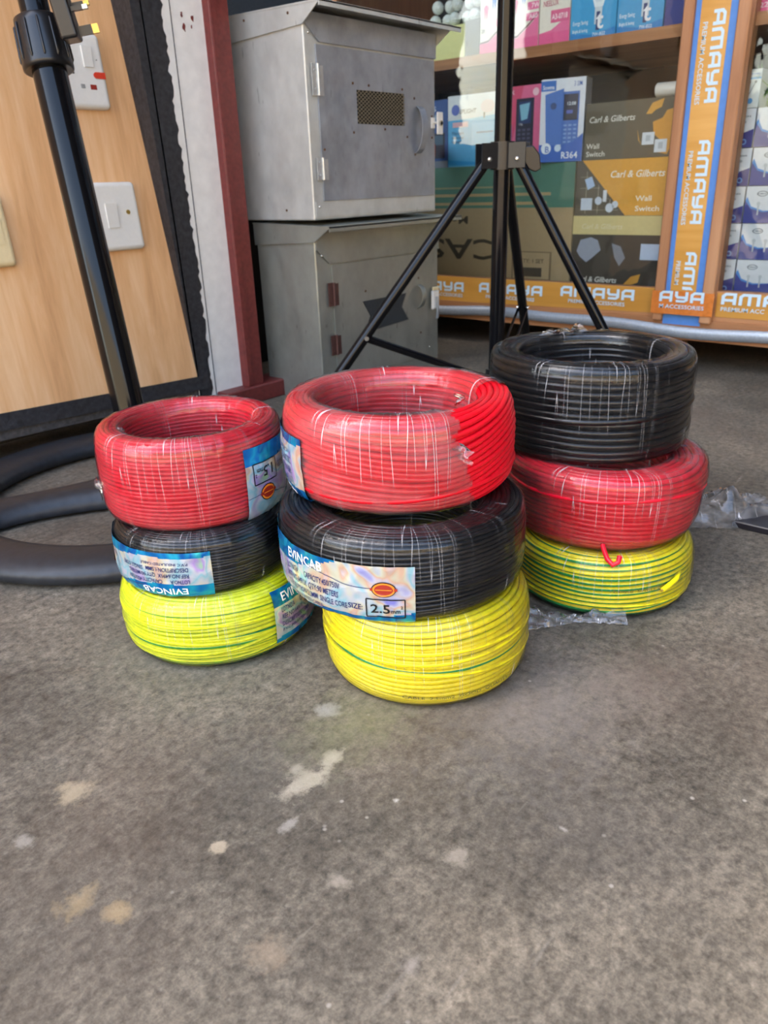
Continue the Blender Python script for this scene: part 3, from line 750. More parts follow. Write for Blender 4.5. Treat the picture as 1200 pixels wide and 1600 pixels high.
tape_band('packing_tape', .440, Y0, XG-.0085, lambda y: .100, lambda y: .1395, [('AMA', .432, .019), ('AMAYA', .30, .019)], .0002)
# vertical tape on the post
def vtape():
    mb = MB(); x = XG-.0135
    mb.box((x-.0006, .4755, .1395), (x, .5200, .95), 0); o = rebase(mb.build('post_tape', M['tape']), cab)
    for zs in (.5565, .3760, .2040, .737):
        mp = flat((x-.0010, .4775, zs), (0, 0, -1), (0, 1, 0))   # reads downward
        def mp2(a, b, o=0.0, zs=zs): return Vector((x-.0010-o, .4995-b, zs-a))
        mb = MB(); V, Fc, wl = stroke_word('AMAYA', .0185, .24, .0)
        if zs < .21: # lower repeat is cut by the horizontal tape
            V = [(min(a, zs-.142), b, o_) for a, b, o_ in V]
        k = 1.095
        mb.add([mp2(min(a*k, (zs-.142) if zs < .21 else 9), b, o_) for a, b, o_ in V], Fc, 0)
        txt = 'PREMIUM ACCESSORIES' if zs > .21 else 'PREMIUM'
        tw = text_w(txt, .0105)
        V, Fc = text_geo(txt, .0105); kk = .114/tw if zs > .21 else .040/tw
        mb.add([Vector((x-.0010, .5145-b, zs-.014-a*kk)) for a, b in V], Fc, 0)
        l = mb.build('tape_lettering', M['tapeletter'], recalc=False); l.parent = o; l['label'] = 'pale blue tape lettering'
    # flip across so that letter tops face away from the shelf side
vtape()

# ------------------------------------------------------------------ goods in the cabinet
XF = XG+.028
class Art:   # artwork builder on the front face of a box: x to the right in view (0..w), y up (0..h)
    def __init__(s, y_left, z, w, h, x): s.mb = MB(); s.mats = []; s.mp = flat((x, y_left, z), UXT, UZT); s.w = w; s.h = h
    def mi(s, m):
        if m not in s.mats: s.mats.append(m)
        return s.mats.index(m)
    def rect(s, x0, y0, x1, y1, c, o=.0003): put_rect(s.mb, s.mp, x0*s.w, y0*s.h, x1*s.w, y1*s.h, s.mi(ink(c)), o)
    def poly(s, p, c, o=.00045): put_poly(s.mb, s.mp, [(a*s.w, b*s.h) for a, b in p], s.mi(ink(c)), o)
    def disc(s, x, y, r, c, o=.00062, ry=None): put_poly(s.mb, s.mp, circle(x*s.w, y*s.h, r*s.w, (ry or r)*s.w, 20), s.mi(ink(c)), o)
    def text(s, t, x, y, size, c, o=.0006, rot=False, fit=None, it=0.0):
        sz = size*s.h; k = 1.0
        if fit: k = fit*s.w/max(1e-6, text_w(t, sz))
        put_text(s.mb, s.mp, t, x*s.w, y*s.h, sz, s.mi(ink(c)), o, rot, k, it)
def carton_box(name, label, cat, yl, w, z, h, d, face, side=None, art=None, group=None, x=None, turn=0.0, rootx=None):
    x = XF if x is None else x
    t = thing(name, label, cat, (x+d/2, yl-w/2, z), group)
    mb = MB(); mb.box((x, yl-w, z), (x+d, yl, z+h), 0, .0008)
    b = rebase(mb.build('carton', simple_box(face, side)), t)
    if art:
        A = Art(yl, z, w, h, x); art(A); pr_ = A.mb.build('print', A.mats, recalc=False); rebase(pr_, t); pr_['label'] = 'printed front of the box'
    if turn:
        t.rotation_euler.z = turn
    return t
def simple_box(face, side): return ink(face, .4)

def art_pink(A):
    A.rect(0, 0, 1, .15, (222, 92, 146)); A.poly([(0, .15), (.3, .16), (.7, .30), (1, .42), (1, .15)], (226, 112, 158), .00035)
    A.poly([(0, .17), (.3, .19), (.7, .335), (1, .46), (1, .44), (.7, .31), (.3, .165), (0, .15)], (120, 60, 80), .0005)
    A.rect(.62, .50, 1, .60, (226, 112, 158)); A.rect(.58, .36, 1, .46, (226, 112, 158)); A.text('A60', .68, .385, .09, (250, 230, 238)); A.text('7W', .75, .52, .09, (250, 230, 238))
    A.disc(.22, .62, .085, (230, 110, 150)); A.poly([(.14, .62), (.17, .46), (.21, .58), (.24, .46), (.29, .6)], (226, 100, 140), .0005)
    A.disc(.50, .74, .085, (60, 130, 200)); A.poly([(.42, .74), (.45, .58), (.49, .70), (.52, .58), (.58, .72)], (50, 120, 196), .0005)
    A.text('22', .04, .78, .1, (60, 50, 50)); A.text('20', .05, .30, .07, (80, 70, 70)); A.text('EO', .82, .74, .06, (90, 70, 70))
def art_pink2(A):
    A.rect(0, 0, 1, .16, (222, 92, 146)); A.poly([(0, .16), (.4, .19), (1, .36), (1, .16)], (226, 112, 158)); A.rect(.38, .28, 1, .44, (214, 96, 140), .0005)
    A.text('A3-0718', .42, .32, .10, (250, 235, 240), fit=.5); A.text('NEELUX', .12, .50, .10, (180, 80, 110), fit=.5); A.disc(.45, .88, .10, (60, 130, 200)); A.disc(.30, .80, .07, (220, 110, 150)); A.text('22', .78, .74, .09, (90, 70, 70))
def art_bulb(A):
    A.rect(0, 0, 1, 1, (62, 158, 212)); A.poly([(.34, 1.0), (.86, 1.0), (.80, .62), (.70, .40), (.52, .40), (.42, .62)], (226, 236, 240), .0005)
    for k in range(5): A.poly([(.42+.08*k, .95), (.435+.08*k, .95), (.56+.022*k, .46), (.55+.022*k, .46)], (176, 196, 208), .0007)
    A.rect(.53, .18, .69, .40, (200, 212, 220), .0007); A.rect(.57, .10, .65, .34, (40, 60, 110), .0009); A.text('t', .575, .12, .34, (240, 240, 244), .0011)
    A.text('Energy Saving', .05, .20, .075, (230, 242, 250), fit=.34); A.text('Bright & lasting', .05, .10, .06, (230, 242, 250), fit=.34); A.poly([(0, 0), (1, 0), (1, .12), (.5, .05), (0, .10)], (40, 130, 200), .0004); A.text('7W-B22', .5, .03, .06, (230, 242, 250), fit=.28)
def art_dkphone(A):
    A.rect(0, 0, 1, 1, (34, 76, 140)); A.rect(0, 0, 1, .1, (120, 128, 146), .0005); A.text('MOBILES', -.2, .84, .10, (214, 222, 232), fit=.8); A.disc(.6, .72, .12, (126, 150, 176)); A.rect(.4, .14, .9, .52, (22, 34, 62), .0005); A.rect(.48, .34, .84, .48, (60, 92, 120), .0007); A.rect(.0, .12, .3, .6, (44, 84, 138), .0005)
def art_ep(A):
    A.rect(0, 0, 1, .66, (84, 172, 222)); A.rect(0, .66, 1, 1, (222, 226, 228)); A.poly([(0, .66), (1, .63), (1, .70), (.5, .67)], (120, 196, 230), .0005)
    A.disc(.16, .80, .085, (90, 110, 190)); A.disc(.16, .80, .055, (222, 226, 228), .0006); A.text('EPLIGHT', .24, .745, .085, (50, 50, 60), fit=.34, it=.25); A.disc(.82, .82, .14, (226, 208, 206), .0005, .10)
    A.rect(.10, .56, .42, .63, (224, 178, 188), .0006); A.text('The light', .08, .46, .055, (50, 90, 140), fit=.26); A.text('makes your', .08, .40, .05, (50, 90, 140), fit=.26); A.text('life bright', .08, .34, .045, (50, 90, 140), fit=.2)
    A.rect(.50, .24, 1.0, .60, (104, 184, 230), .0006); A.rect(.60, .46, .94, .48, (60, 110, 160), .0008); A.rect(.74, .66, .77, .74, (90, 100, 110), .0008); A.poly([(0, .02), (1, .02), (1, .16), (.6, .06), (0, .10)], (40, 150, 214), .0006)
def art_pinkph(A):
    A.rect(0, 0, 1, 1, (216, 104, 146)); A.poly([(0, 1), (.5, 1), (.2, .3), (0, .2)], (206, 72, 112), .0004); A.rect(.30, .20, .82, .84, (38, 40, 62), .0006); A.rect(.38, .52, .74, .80, (30, 60, 110), .0008); A.poly([(.40, .76), (.70, .78), (.64, .58), (.46, .56)], (130, 190, 214), .001)
    for r in range(4):
        for c in range(3): A.rect(.36+.14*c, .26+.055*r, .45+.14*c, .29+.055*r, (84, 88, 116), .0009)
    A.text('MK', .04, .90, .075, (240, 220, 228)); A.disc(.86, .91, .09, (236, 196, 208)); A.rect(0, .30, .18, .52, (66, 66, 150), .0006); A.text('ITEL', .4, .50, .035, (220, 224, 232), .0012)
def art_r364(A):
    A.rect(0, 0, 1, 1, (218, 224, 234)); A.rect(0, .86, .34, .98, (48, 108, 190), .0005); A.text('Sowma', .04, .88, .07, (236, 240, 246), fit=.26); A.text('3 SIM', .74, .90, .08, (60, 100, 180), fit=.18)
    A.poly([(.10, .82), (.52, .88), (.52, .22), (.16, .14)], (66, 112, 190), .0006); A.disc(.30, .68, .07, (44, 70, 120), .0009)
    A.poly([(.50, .84), (.88, .84), (.88, .18), (.50, .18)], (58, 104, 184), .0009); A.rect(.53, .50, .85, .81, (24, 28, 58), .0011); A.text('12:08', .60, .68, .055, (210, 224, 240), .0013); A.rect(.60, .58, .74, .62, (70, 90, 180), .0013)
    for r in range(5):
        for c in range(3): A.rect(.55+.11*c, .23+.05*r, .62+.11*c, .252+.05*r, (120, 160, 214), .0012)
    A.poly([(0, 0), (1, 0), (1, .34), (.8, .25), (.5, .2), (0, .22)], (36, 92, 184), .0014); A.disc(.17, .17, .115, (226, 236, 246), .0016); A.disc(.44, .17, .075, (200, 220, 240), .0016); A.text('B', .14, .12, .11, (36, 92, 184), .0018); A.text('R364', .52, .04, .115, (236, 242, 248), .0018, fit=.38)
def art_cg_brown(A):
    A.rect(0, 0, 1, 1, (98, 90, 74)); A.text('Carl & Gilberts', .04, .66, .15, (226, 222, 212), fit=.52, it=.2); A.text('Wall', .03, .20, .13, (220, 216, 206), fit=.15); A.text('Switch', .03, .06, .13, (220, 216, 206), fit=.22)
    A.poly([(.68, .74), (.74, .92), (.86, .98), (.84, .84), (.78, .80), (.74, .74)], (212, 158, 70)); A.poly([(.76, .60), (.86, .66), (.90, .78), (1, .82), (1, .30), (.94, .04), (.84, .08), (.86, .28), (.78, .40)], (212, 152, 62))
    A.poly([(.60, .5), (.62, .3), (.66, .22), (.63, .3)], (212, 158, 70)); A.rect(.66, .22, .79, .43, (214, 222, 230), .0006); A.rect(.80, .08, .93, .30, (214, 222, 230), .0006); A.rect(.70, .28, .75, .38, (180, 190, 200), .0008); A.rect(.84, .14, .89, .25, (180, 190, 200), .0008)
def art_cg_orange(A):
    A.rect(0, 0, 1, 1, (92, 84, 72)); A.poly([(.06, 1), (1, 1), (1, 0), (.58, 0)], (222, 162, 62), .0005)
    for k in range(4): A.rect(.05, .1+.2*k, .5-.11*k, .105+.2*k, (180, 174, 160), .0004)
    for k in range(3): A.rect(.12+.14*k, .04, .125+.14*k, .8-.25*k, (180, 174, 160), .0004)
    A.text('Carl & Gilberts', .38, .68, .17, (244, 240, 226), .0008, fit=.58, it=.2); A.text('Wall', .68, .26, .13, (244, 240, 226), .0008, fit=.17); A.text('Switch', .68, .08, .13, (244, 240, 226), .0008, fit=.26)
    A.poly([(.10, .66), (.18, .71), (.22, .54), (.14, .47)], (176, 200, 232), .0008); A.rect(.07, .10, .20, .32, (206, 216, 230), .0008); A.disc(.27, .27, .04, (206, 216, 230)); A.rect(.32, .25, .36, .46, (214, 220, 230), .0008); A.disc(.40, .14, .045, (206, 216, 230)); A.disc(.46, .20, .035, (206, 216, 230))
def art_cg_dark(A):
    A.rect(0, 0, 1, 1, (58, 52, 46)); A.rect(0, .74, 1, 1, (214, 198, 140), .0005); A.text('Carl & Gilberts', .10, .82, .10, (226, 216, 176), .0007, fit=.46, it=.2); A.text('Carl & Gilberts', .06, .06, .11, (226, 224, 218), .0007, fit=.48, it=.2)
    A.poly([(.62, .04), (.70, .16), (.80, .20), (.78, .08), (.70, .04)], (206, 150, 60)); A.poly([(.06, .5), (.1, .66), (.22, .70), (.3, .66), (.34, .52), (.24, .40), (.18, .34), (.1, .42)], (150, 158, 176)); A.poly([(.46, .62), (.56, .58), (.62, .42), (.56, .3), (.5, .42)], (130, 136, 150)); A.rect(.78, .40, 1, .62, (186, 204, 232), .0007)
def art_carton(A):
    A.rect(0, .64, 1, 1, (78, 122, 106)); A.rect(0, .665, .86, .69, (176, 152, 112), .0005); A.rect(0, .74, .88, .765, (176, 152, 112), .0005); A.rect(0, .81, .8, .825, (150, 146, 112), .0005)
    A.text('CASTOR', -.36, .18, .26, (66, 56, 42), .0006, rot=True, fit=.98); A.text('Model: F', .12, .50, .10, (70, 58, 44), .0006, rot=True, fit=.30)
    A.rect(.68, .02, .90, .27, (120, 102, 76), .0004); A.rect(.69, .03, .89, .26, (170, 148, 114), .0005); A.rect(.72, .05, .85, .13, (72, 62, 50), .0007); A.text('QTY: 1 SET', .72, .17, .05, (80, 66, 50), .0007, fit=.14)
def art_screw(v):
    def f(A):
        A.rect(0, 0, 1, 1, (206, 210, 216)); A.poly([(0, 0), (1, 0), (1, .46), (.7, .36), (.35, .30), (.12, .40), (0, .62)], (48, 56, 134), .0005); A.poly([(0, .62), (.12, .40), (.35, .30), (.7, .36), (.35, .34), (.12, .46), (.03, .72)], (64, 130, 200), .0007)
        A.disc(.30, .80, .10, (84, 90, 100), .0005, .05); A.disc(.30, .80, .085, (206, 210, 216), .0007, .038); A.text('DMAK', .22, .78, .06, (70, 76, 90), .0009, fit=.16); A.text('Self Screws', .60, .78, .09, (84, 90, 100), .0007, fit=.36)
        for k in range(3): A.rect(.24+.22*k, .22, .27+.22*k, .52, (170, 176, 184), .0009); A.disc(.255+.22*k, .53, .035, (178, 184, 190), .0010)
    def g2(A):
        A.rect(0, 0, 1, 1, (206, 210, 216)); A.poly([(0, 0), (1, 0), (1, .48), (0, .28)], (54, 50, 124), .0005); A.text('Screws', .2, .78, .10, (84, 90, 100), .0007, fit=.6); A.disc(.5, .66, .12, (150, 154, 160), .0006, .07); A.rect(.44, .34, .52, .64, (168, 172, 178), .0008); A.disc(.60, .15, .13, (120, 160, 216), .0007); A.disc(.60, .15, .08, (54, 50, 124), .0009)
    return g2 if v else f
def art_nail(A):
    A.rect(0, 0, 1, 1, (202, 210, 210)); A.rect(0, .74, 1, .79, (84, 150, 200), .0005); A.text('Good Screws', .1, .86, .075, (70, 120, 180), .0005, fit=.8)
    for k in (0, .28): A.poly([(.22+k, .34), (.25+k, .34), (.53+k, .68), (.48+k, .66)], (74, 74, 76), .0006); A.disc(.50+k, .67, .06, (74, 74, 76), .0007)
    A.disc(.62, .18, .12, (70, 140, 200), .0006)
# lower row
carton_box('shipping_carton', 'large brown shipping carton with green band and upside-down lettering, at the cabinet bottom', 'carton', 1.150, .412, .1345, .2205, .20, (168, 146, 112), None, art_carton)
carton_box('switch_carton', 'dark switch carton with a cream upper strip, bottom of its stack behind the glass', 'carton', .7365, .177, .1345, .126, .15, (52, 46, 40), None, art_cg_dark)
carton_box('switch_carton', 'orange and grey switch carton, middle of its stack behind the glass', 'carton', .7350, .174, .2610, .0945, .15, (88, 80, 66), None, art_cg_orange)
carton_box('switch_carton', 'brown-grey switch carton with orange map print, topmost of its stack', 'carton', .7240, .166, .3560, .0920, .15, (96, 88, 72), None, art_cg_brown)
carton_box('phone_box', 'dark blue phone box at the far left, half hidden by the upper meter box hasp', 'box', 1.105, .074, .3555, .126, .05, (34, 70, 130), None, art_dkphone)
carton_box('lamp_box', 'light blue and white lamp box left of the tripod pole', 'box', 1.030, .116, .3555, .130, .06, (96, 176, 220), None, art_ep)
carton_box('phone_box', 'pink phone box right of the tripod pole', 'box', .892, .074, .3555, .134, .05, (216, 104, 146), None, art_pinkph)
t = carton_box('phone_box', 'white and blue phone box printed R364', 'box', .8165, .082, .3555, .138, .045, (206, 212, 224), None, art_r364)
t.rotation_euler.z = rad(13); t.location.x -= .004
# upper shelf
ZS = .5495
carton_box('bulb_box', 'pale yellow-green box under the clear bulbs on the upper shelf', 'box', 1.082, .091, ZS, .058, .10, (206, 208, 140))
carton_box('small_box', 'small black box beside the yellow-green box on the upper shelf', 'box', .990, .034, ZS, .062, .08, (40, 38, 38))
carton_box('lamp_box', 'white and pink lamp box with pink and blue lamps, behind the tripod pole', 'box', .9555, .063, ZS, .120, .10, (224, 220, 208), None, art_pink)
carton_box('lamp_box', 'white and pink lamp box just right of the tripod pole, upper shelf', 'box', .892, .063, ZS, .120, .10, (224, 220, 208), None, art_pink)
carton_box('lamp_box', 'white and pink lamp box touching the blue bulb boxes', 'box', .8275, .061, ZS, .120, .10, (224, 220, 208), None, art_pink2)
carton_box('bulb_box', 'blue bulb box left of its twin on the upper shelf', 'box', .7645, .085, ZS, .115, .10, (62, 158, 212), None, art_bulb)
carton_box('bulb_box', 'blue bulb box right of its twin on the upper shelf', 'box', .6775, .080, ZS, .115, .10, (62, 158, 212), None, art_bulb)
carton_box('lamp_box', 'dark blue box on the upper shelf against the post', 'box', .5955, .046, ZS, .115, .10, (52, 60, 130), None, lambda A: A.rect(.62, .30, 1, 1, (170, 178, 190)))
carton_box('lamp_box', 'pink and white box on the upper shelf right of the post', 'box', .4625, .062, ZS, .115, .10, (224, 218, 216), None, lambda A: (A.rect(0, 0, 1, .17, (226, 100, 150)), A.text('0722', .05, .06, .08, (240, 220, 230), .0008, fit=.4)))
# screw boxes right of the post
rowlab = ['lowest', 'second lowest', 'middle', 'second highest', 'highest']
for r in range(5):
    z = .1345+.0572*r
    dy = (0, .0, .001, -.001, .001)[r]
    carton_box('screw_box', 'white and navy screw box in the column against the post, %s of its column' % rowlab[r], 'box', .4625+dy, .0335, z, .0562, .07, (196, 198, 208), None, art_screw(1), 'screw boxes right of the post')
    carton_box('screw_box', 'wide white and blue screw box at the right border, %s of its column' % rowlab[r], 'box', .4265+dy, .084, z, .0562, .07, (196, 200, 210), None, art_screw(0), 'screw boxes right of the post')
carton_box('nail_box', 'white nail box with two nails printed, on top of the screw boxes beside the post', 'box', .4630, .0335, .1345+.0572*5, .054, .05, (196, 206, 208), None, art_nail)
# cup lying on the brown carton
def cup():
    t = thing('lying_cup', 'white cup lying on the topmost brown switch carton', 'roll', (XF+.03, .582, .4485))
    mb = MB(); V = []; Fc = []; n = 28
    a = Vector((XF+.012, .602, .4600)); d = Vector((.10, -.99, .0)).normalized(); u = Vector((0, 0, 1)); s_ = d.cross(u)
    prof = [(0, .0095), (.002, .0112), (.034, .0112), (.036, .0105), (.036, .0090), (.004, .0086)]
    for q, r in prof:
        for k in range(n): V.append(a+d*q+(u*cos(2*pi*k/n)+s_*sin(2*pi*k/n))*r)
    Fc = [(i*n+k, i*n+(k+1) % n, (i+1)*n+(k+1) % n, (i+1)*n+k) for i in range(len(prof)-1) for k in range(n)]
    mb.add(V, Fc, 0, True); mb.add(V[:n], [tuple(range(n))], 0); rebase(mb.build('cup_body', M['whiteplastic']), t)
cup()
# clear bulbs in a bag on top of the yellow-green box
random.seed(11)
bi = 0
places = ['leftmost', 'second from left', 'middle', 'second from right', 'rightmost']
for lv in range(2):
    for k in range(5):
        y = 1.071-.0235*k-(.006 if lv else 0); z = ZS+.0585+.0125+.0235*lv; x = XF+.014+.01*(k % 2)
        t = thing('glass_bulb', 'clear faceted glass bulb, %s of the %s row on the yellow-green box' % (places[k], 'upper' if lv else 'lower'), 'bulb', (x, y, z-.0125), 'clear glass bulbs on the upper shelf')
        mb = MB(); V = []; nu, nv = 12, 7
        for i in range(nv+1):
            ph = pi*i/nv
            for j in range(nu): 
                rr = .0118; V.append((x+rr*sin(ph)*cos(2*pi*j/nu+i*.26), y+rr*sin(ph)*sin(2*pi*j/nu+i*.26), z-rr*cos(ph)))
        mb.add(V, [(i*nu+j, i*nu+(j+1) % nu, (i+1)*nu+(j+1) % nu, (i+1)*nu+j) for i in range(nv) for j in range(nu)], 0)
        rebase(mb.build('globe', M['jar']), t)
        mb = MB(); mb.tube([(x, y, z-.004), (x+.001, y, z+.006)], .003, 8); rebase(mb.build('filament_stem', M['zinc']), t)
# small artificial plant on the wide screw boxes
t = thing('artificial_plant', 'green plastic foliage on top of the screw boxes at the right border', 'plant', (XF+.05, .425, .4205))
mb = MB(); random.seed(3)
for k in range(90):
    a = random.uniform(0, 2*pi); e = random.uniform(.3, 1.4); L = random.uniform(.035, .085); b = Vector((XF+.05+random.uniform(-.012, .012), .425+random.uniform(-.022, .022), .421))
    d = Vector((cos(a)*cos(e), sin(a)*cos(e)*1.3, sin(e))).normalized(); s_ = d.cross(Vector((0, 0, 1))).normalized()*.0016; m_ = b+d*L*.6; tp = b+d*L+Vector((0, 0, -.008))
    tp.x = max(tp.x, XF-.018); m_.x = max(m_.x, XF-.018)
    mb.add([b-s_, b+s_, m_+s_*1.3, m_-s_*1.3, tp], [(0, 1, 2, 3), (3, 2, 4)], 0)
rebase(mb.build('foliage', M['leaf'], recalc=False), t)

# behind the grille: dark counter added for the shade, with a carton and a tin
t = thing('blackout', 'dark counter added as the shade behind the red grille', 'blackout', (1.3, 1.6, 0))
mb = MB(); mb.box((.81, 1.21, 0), (1.37, 1.9, .40), 0, .002); rebase(mb.build('blackout_body', M['dark']), t)
mb = MB(); mb.box((.90, 1.50, .401), (1.25, 1.7, .56), 0, .001); tag(mb.build('cardboard_box', simple('brown_box', srgb(120, 88, 52), .8)), 'brown cardboard box seen in the gap between red frame and meter box', 'box')

# ------------------------------------------------------------------ tripod
def tripod():
    C0 = Vector((.985, .622, 0)); t = thing('tripod_stand', 'black folding tripod stand between the coils and the glass cabinet', 'tripod', C0)
    hub = Vector((.982, .618, .3585))
    def add(name, mbx, m, lab=None, par=None):
        o = mbx.build(name, m); rebase(o, t)
        if lab: o['label'] = lab
        return o
    mb = MB(); mb.tube([(.988, .624, .03), (.970, .606, 1.25)], .0112, 24); add('pole', mb, M['blackgloss'])
    ax = Vector((-.0148, -.0148, 1)).normalized()
    # collar bracket
    mb = MB(); mb.tube([hub-ax*.017, hub+ax*.0175], [.0165, .0165], 24); add('collar', mb, M['blackplastic'])
    feet = [(.715, .780, .004), (1.040, .398, .004), (1.225, .700, .004)]
    for i, f in enumerate(feet):
        f = Vector(f); d = Vector((f.x-hub.x, f.y-hub.y, 0)).normalized(); s_ = Vector((-d.y, d.x, 0))
        top = hub+d*.021-ax*.004
        mb = MB(); mb.tube([top+ax*.006-d*.004, f], .0076, 16); lg = add('leg', mb, M['blackgloss'])
        mb = MB(); mb.tube([f+(top-f).normalized()*.018, f], [.0092, .0096], 14); ft = mb.build('rubber_foot', M['blackplastic']); ft.parent = lg
        mb = MB()
        for sg in (-1, 1): mb.obox(hub+d*.022+s_*.0098*sg, d, s_, ax, .013, .0014, .0155)
        mb.obox(hub+d*.012, d, s_, ax, .006, .011, .0155)
        br = add('leg_bracket', mb, M['blackplastic'])
        mb = MB(); p = hub+d*.024-ax*.0045
        for sg in (-1, 1): mb.tube([p+s_*.0108*sg, p+s_*.0128*sg, p+s_*.0136*sg], [.0034, .0031, .0012], 12)
        add('bolt', mb, M['screwm'], 'shiny bolt through the leg bracket')
        # brace from mid leg down to the lower hub on the pole
        q = top+(f-top)*.635; low = Vector((.987, .623, .052))+d*.016
        mb = MB()
        w = .0055 if i < 2 else .0022
        if i < 2: mb.tube([q, low], w, 12)
        else:
            for sg in (-1, 1): mb.tube([q+s_*.007*sg, low+s_*.009*sg], w, 10)
        add('brace', mb, M['blackgloss'])
        mb = MB(); mb.tube([q+s_*.0065, q+s_*.0098], .0032, 12); mb.tube([q-s_*.0065, q-s_*.0098], .0032, 12); add('bolt', mb, M['screwm'], 'shiny bolt joining brace and leg')
    mb = MB(); mb.tube([(.9876, .6236, .030), (.9872, .6232, .066)], .0155, 20); add('lower_collar', mb, M['blackplastic'])
    # wing knob at the right of the collar
    mb = MB(); c = hub+Vector((.020, -.030, -.004)); sd = Vector((.645, -.764, 0))
    mb.prism([c+sd*a+ax*b for a, b in ((-.014, .014), (.004, .015), (.013, .004), (.016, -.014), (.008, -.018), (-.001, -.014), (-.010, -.002))], Vector((-.006, -.005, 0)))
    o = add('knob', mb, M['blackplastic']); b = o.modifiers.new('b', 'BEVEL'); b.width = .0015; b.segments = 2
    mb = MB(); mb.tube([hub, c+sd*-.004], .005, 10); add('knob_bolt', mb, M['blackplastic'])
tripod()

# ------------------------------------------------------------------ wire coils
class Sec:      # rounded-rectangle cross-section of a coil, sampled by signed arc length from its outward midpoint
    def __init__(s, R, H, w, p, inset=0.0, n=720):
        s.pts = []; hw = w/2-inset; hh = H/2-inset
        for k in range(n+1):
            b = -pi+2*pi*k/n; c, q = cos(b), sin(b)
            s.pts.append((R-w/2+math.copysign(abs(c)**(2/p), c)*hw, H/2+math.copysign(abs(q)**(2/p), q)*hh))
        L = [0]
        for i in range(n): L.append(L[-1]+math.hypot(s.pts[i+1][0]-s.pts[i][0], s.pts[i+1][1]-s.pts[i][1]))
        s.T = L[-1]; mid = L[n//2]; s.L = [x-mid for x in L]; s.n = n
        # even table
        s.tab = []; j = 0; K = 1200
        for i in range(K):
            t = s.L[0]+s.T*i/K
            while j < n-1 and s.L[j+1] < t: j += 1
            f = (t-s.L[j])/max(1e-9, s.L[j+1]-s.L[j]); a, b = s.pts[j], s.pts[j+1]
            s.tab.append((a[0]+(b[0]-a[0])*f, a[1]+(b[1]-a[1])*f))
        s.K = K
    def at(s, t):
        u = ((t-s.L[0])/s.T % 1.0)*s.K; i = int(u) % s.K; f = u-int(u); a = s.tab[i]; b = s.tab[(i+1) % s.K]
        return a[0]+(b[0]-a[0])*f, a[1]+(b[1]-a[1])*f
    def nrm(s, t):
        e = s.T/90; a = s.at(t-e); b = s.at(t+e); d = math.hypot(b[0]-a[0], b[1]-a[1]); return (b[1]-a[1])/d, -(b[0]-a[0])/d

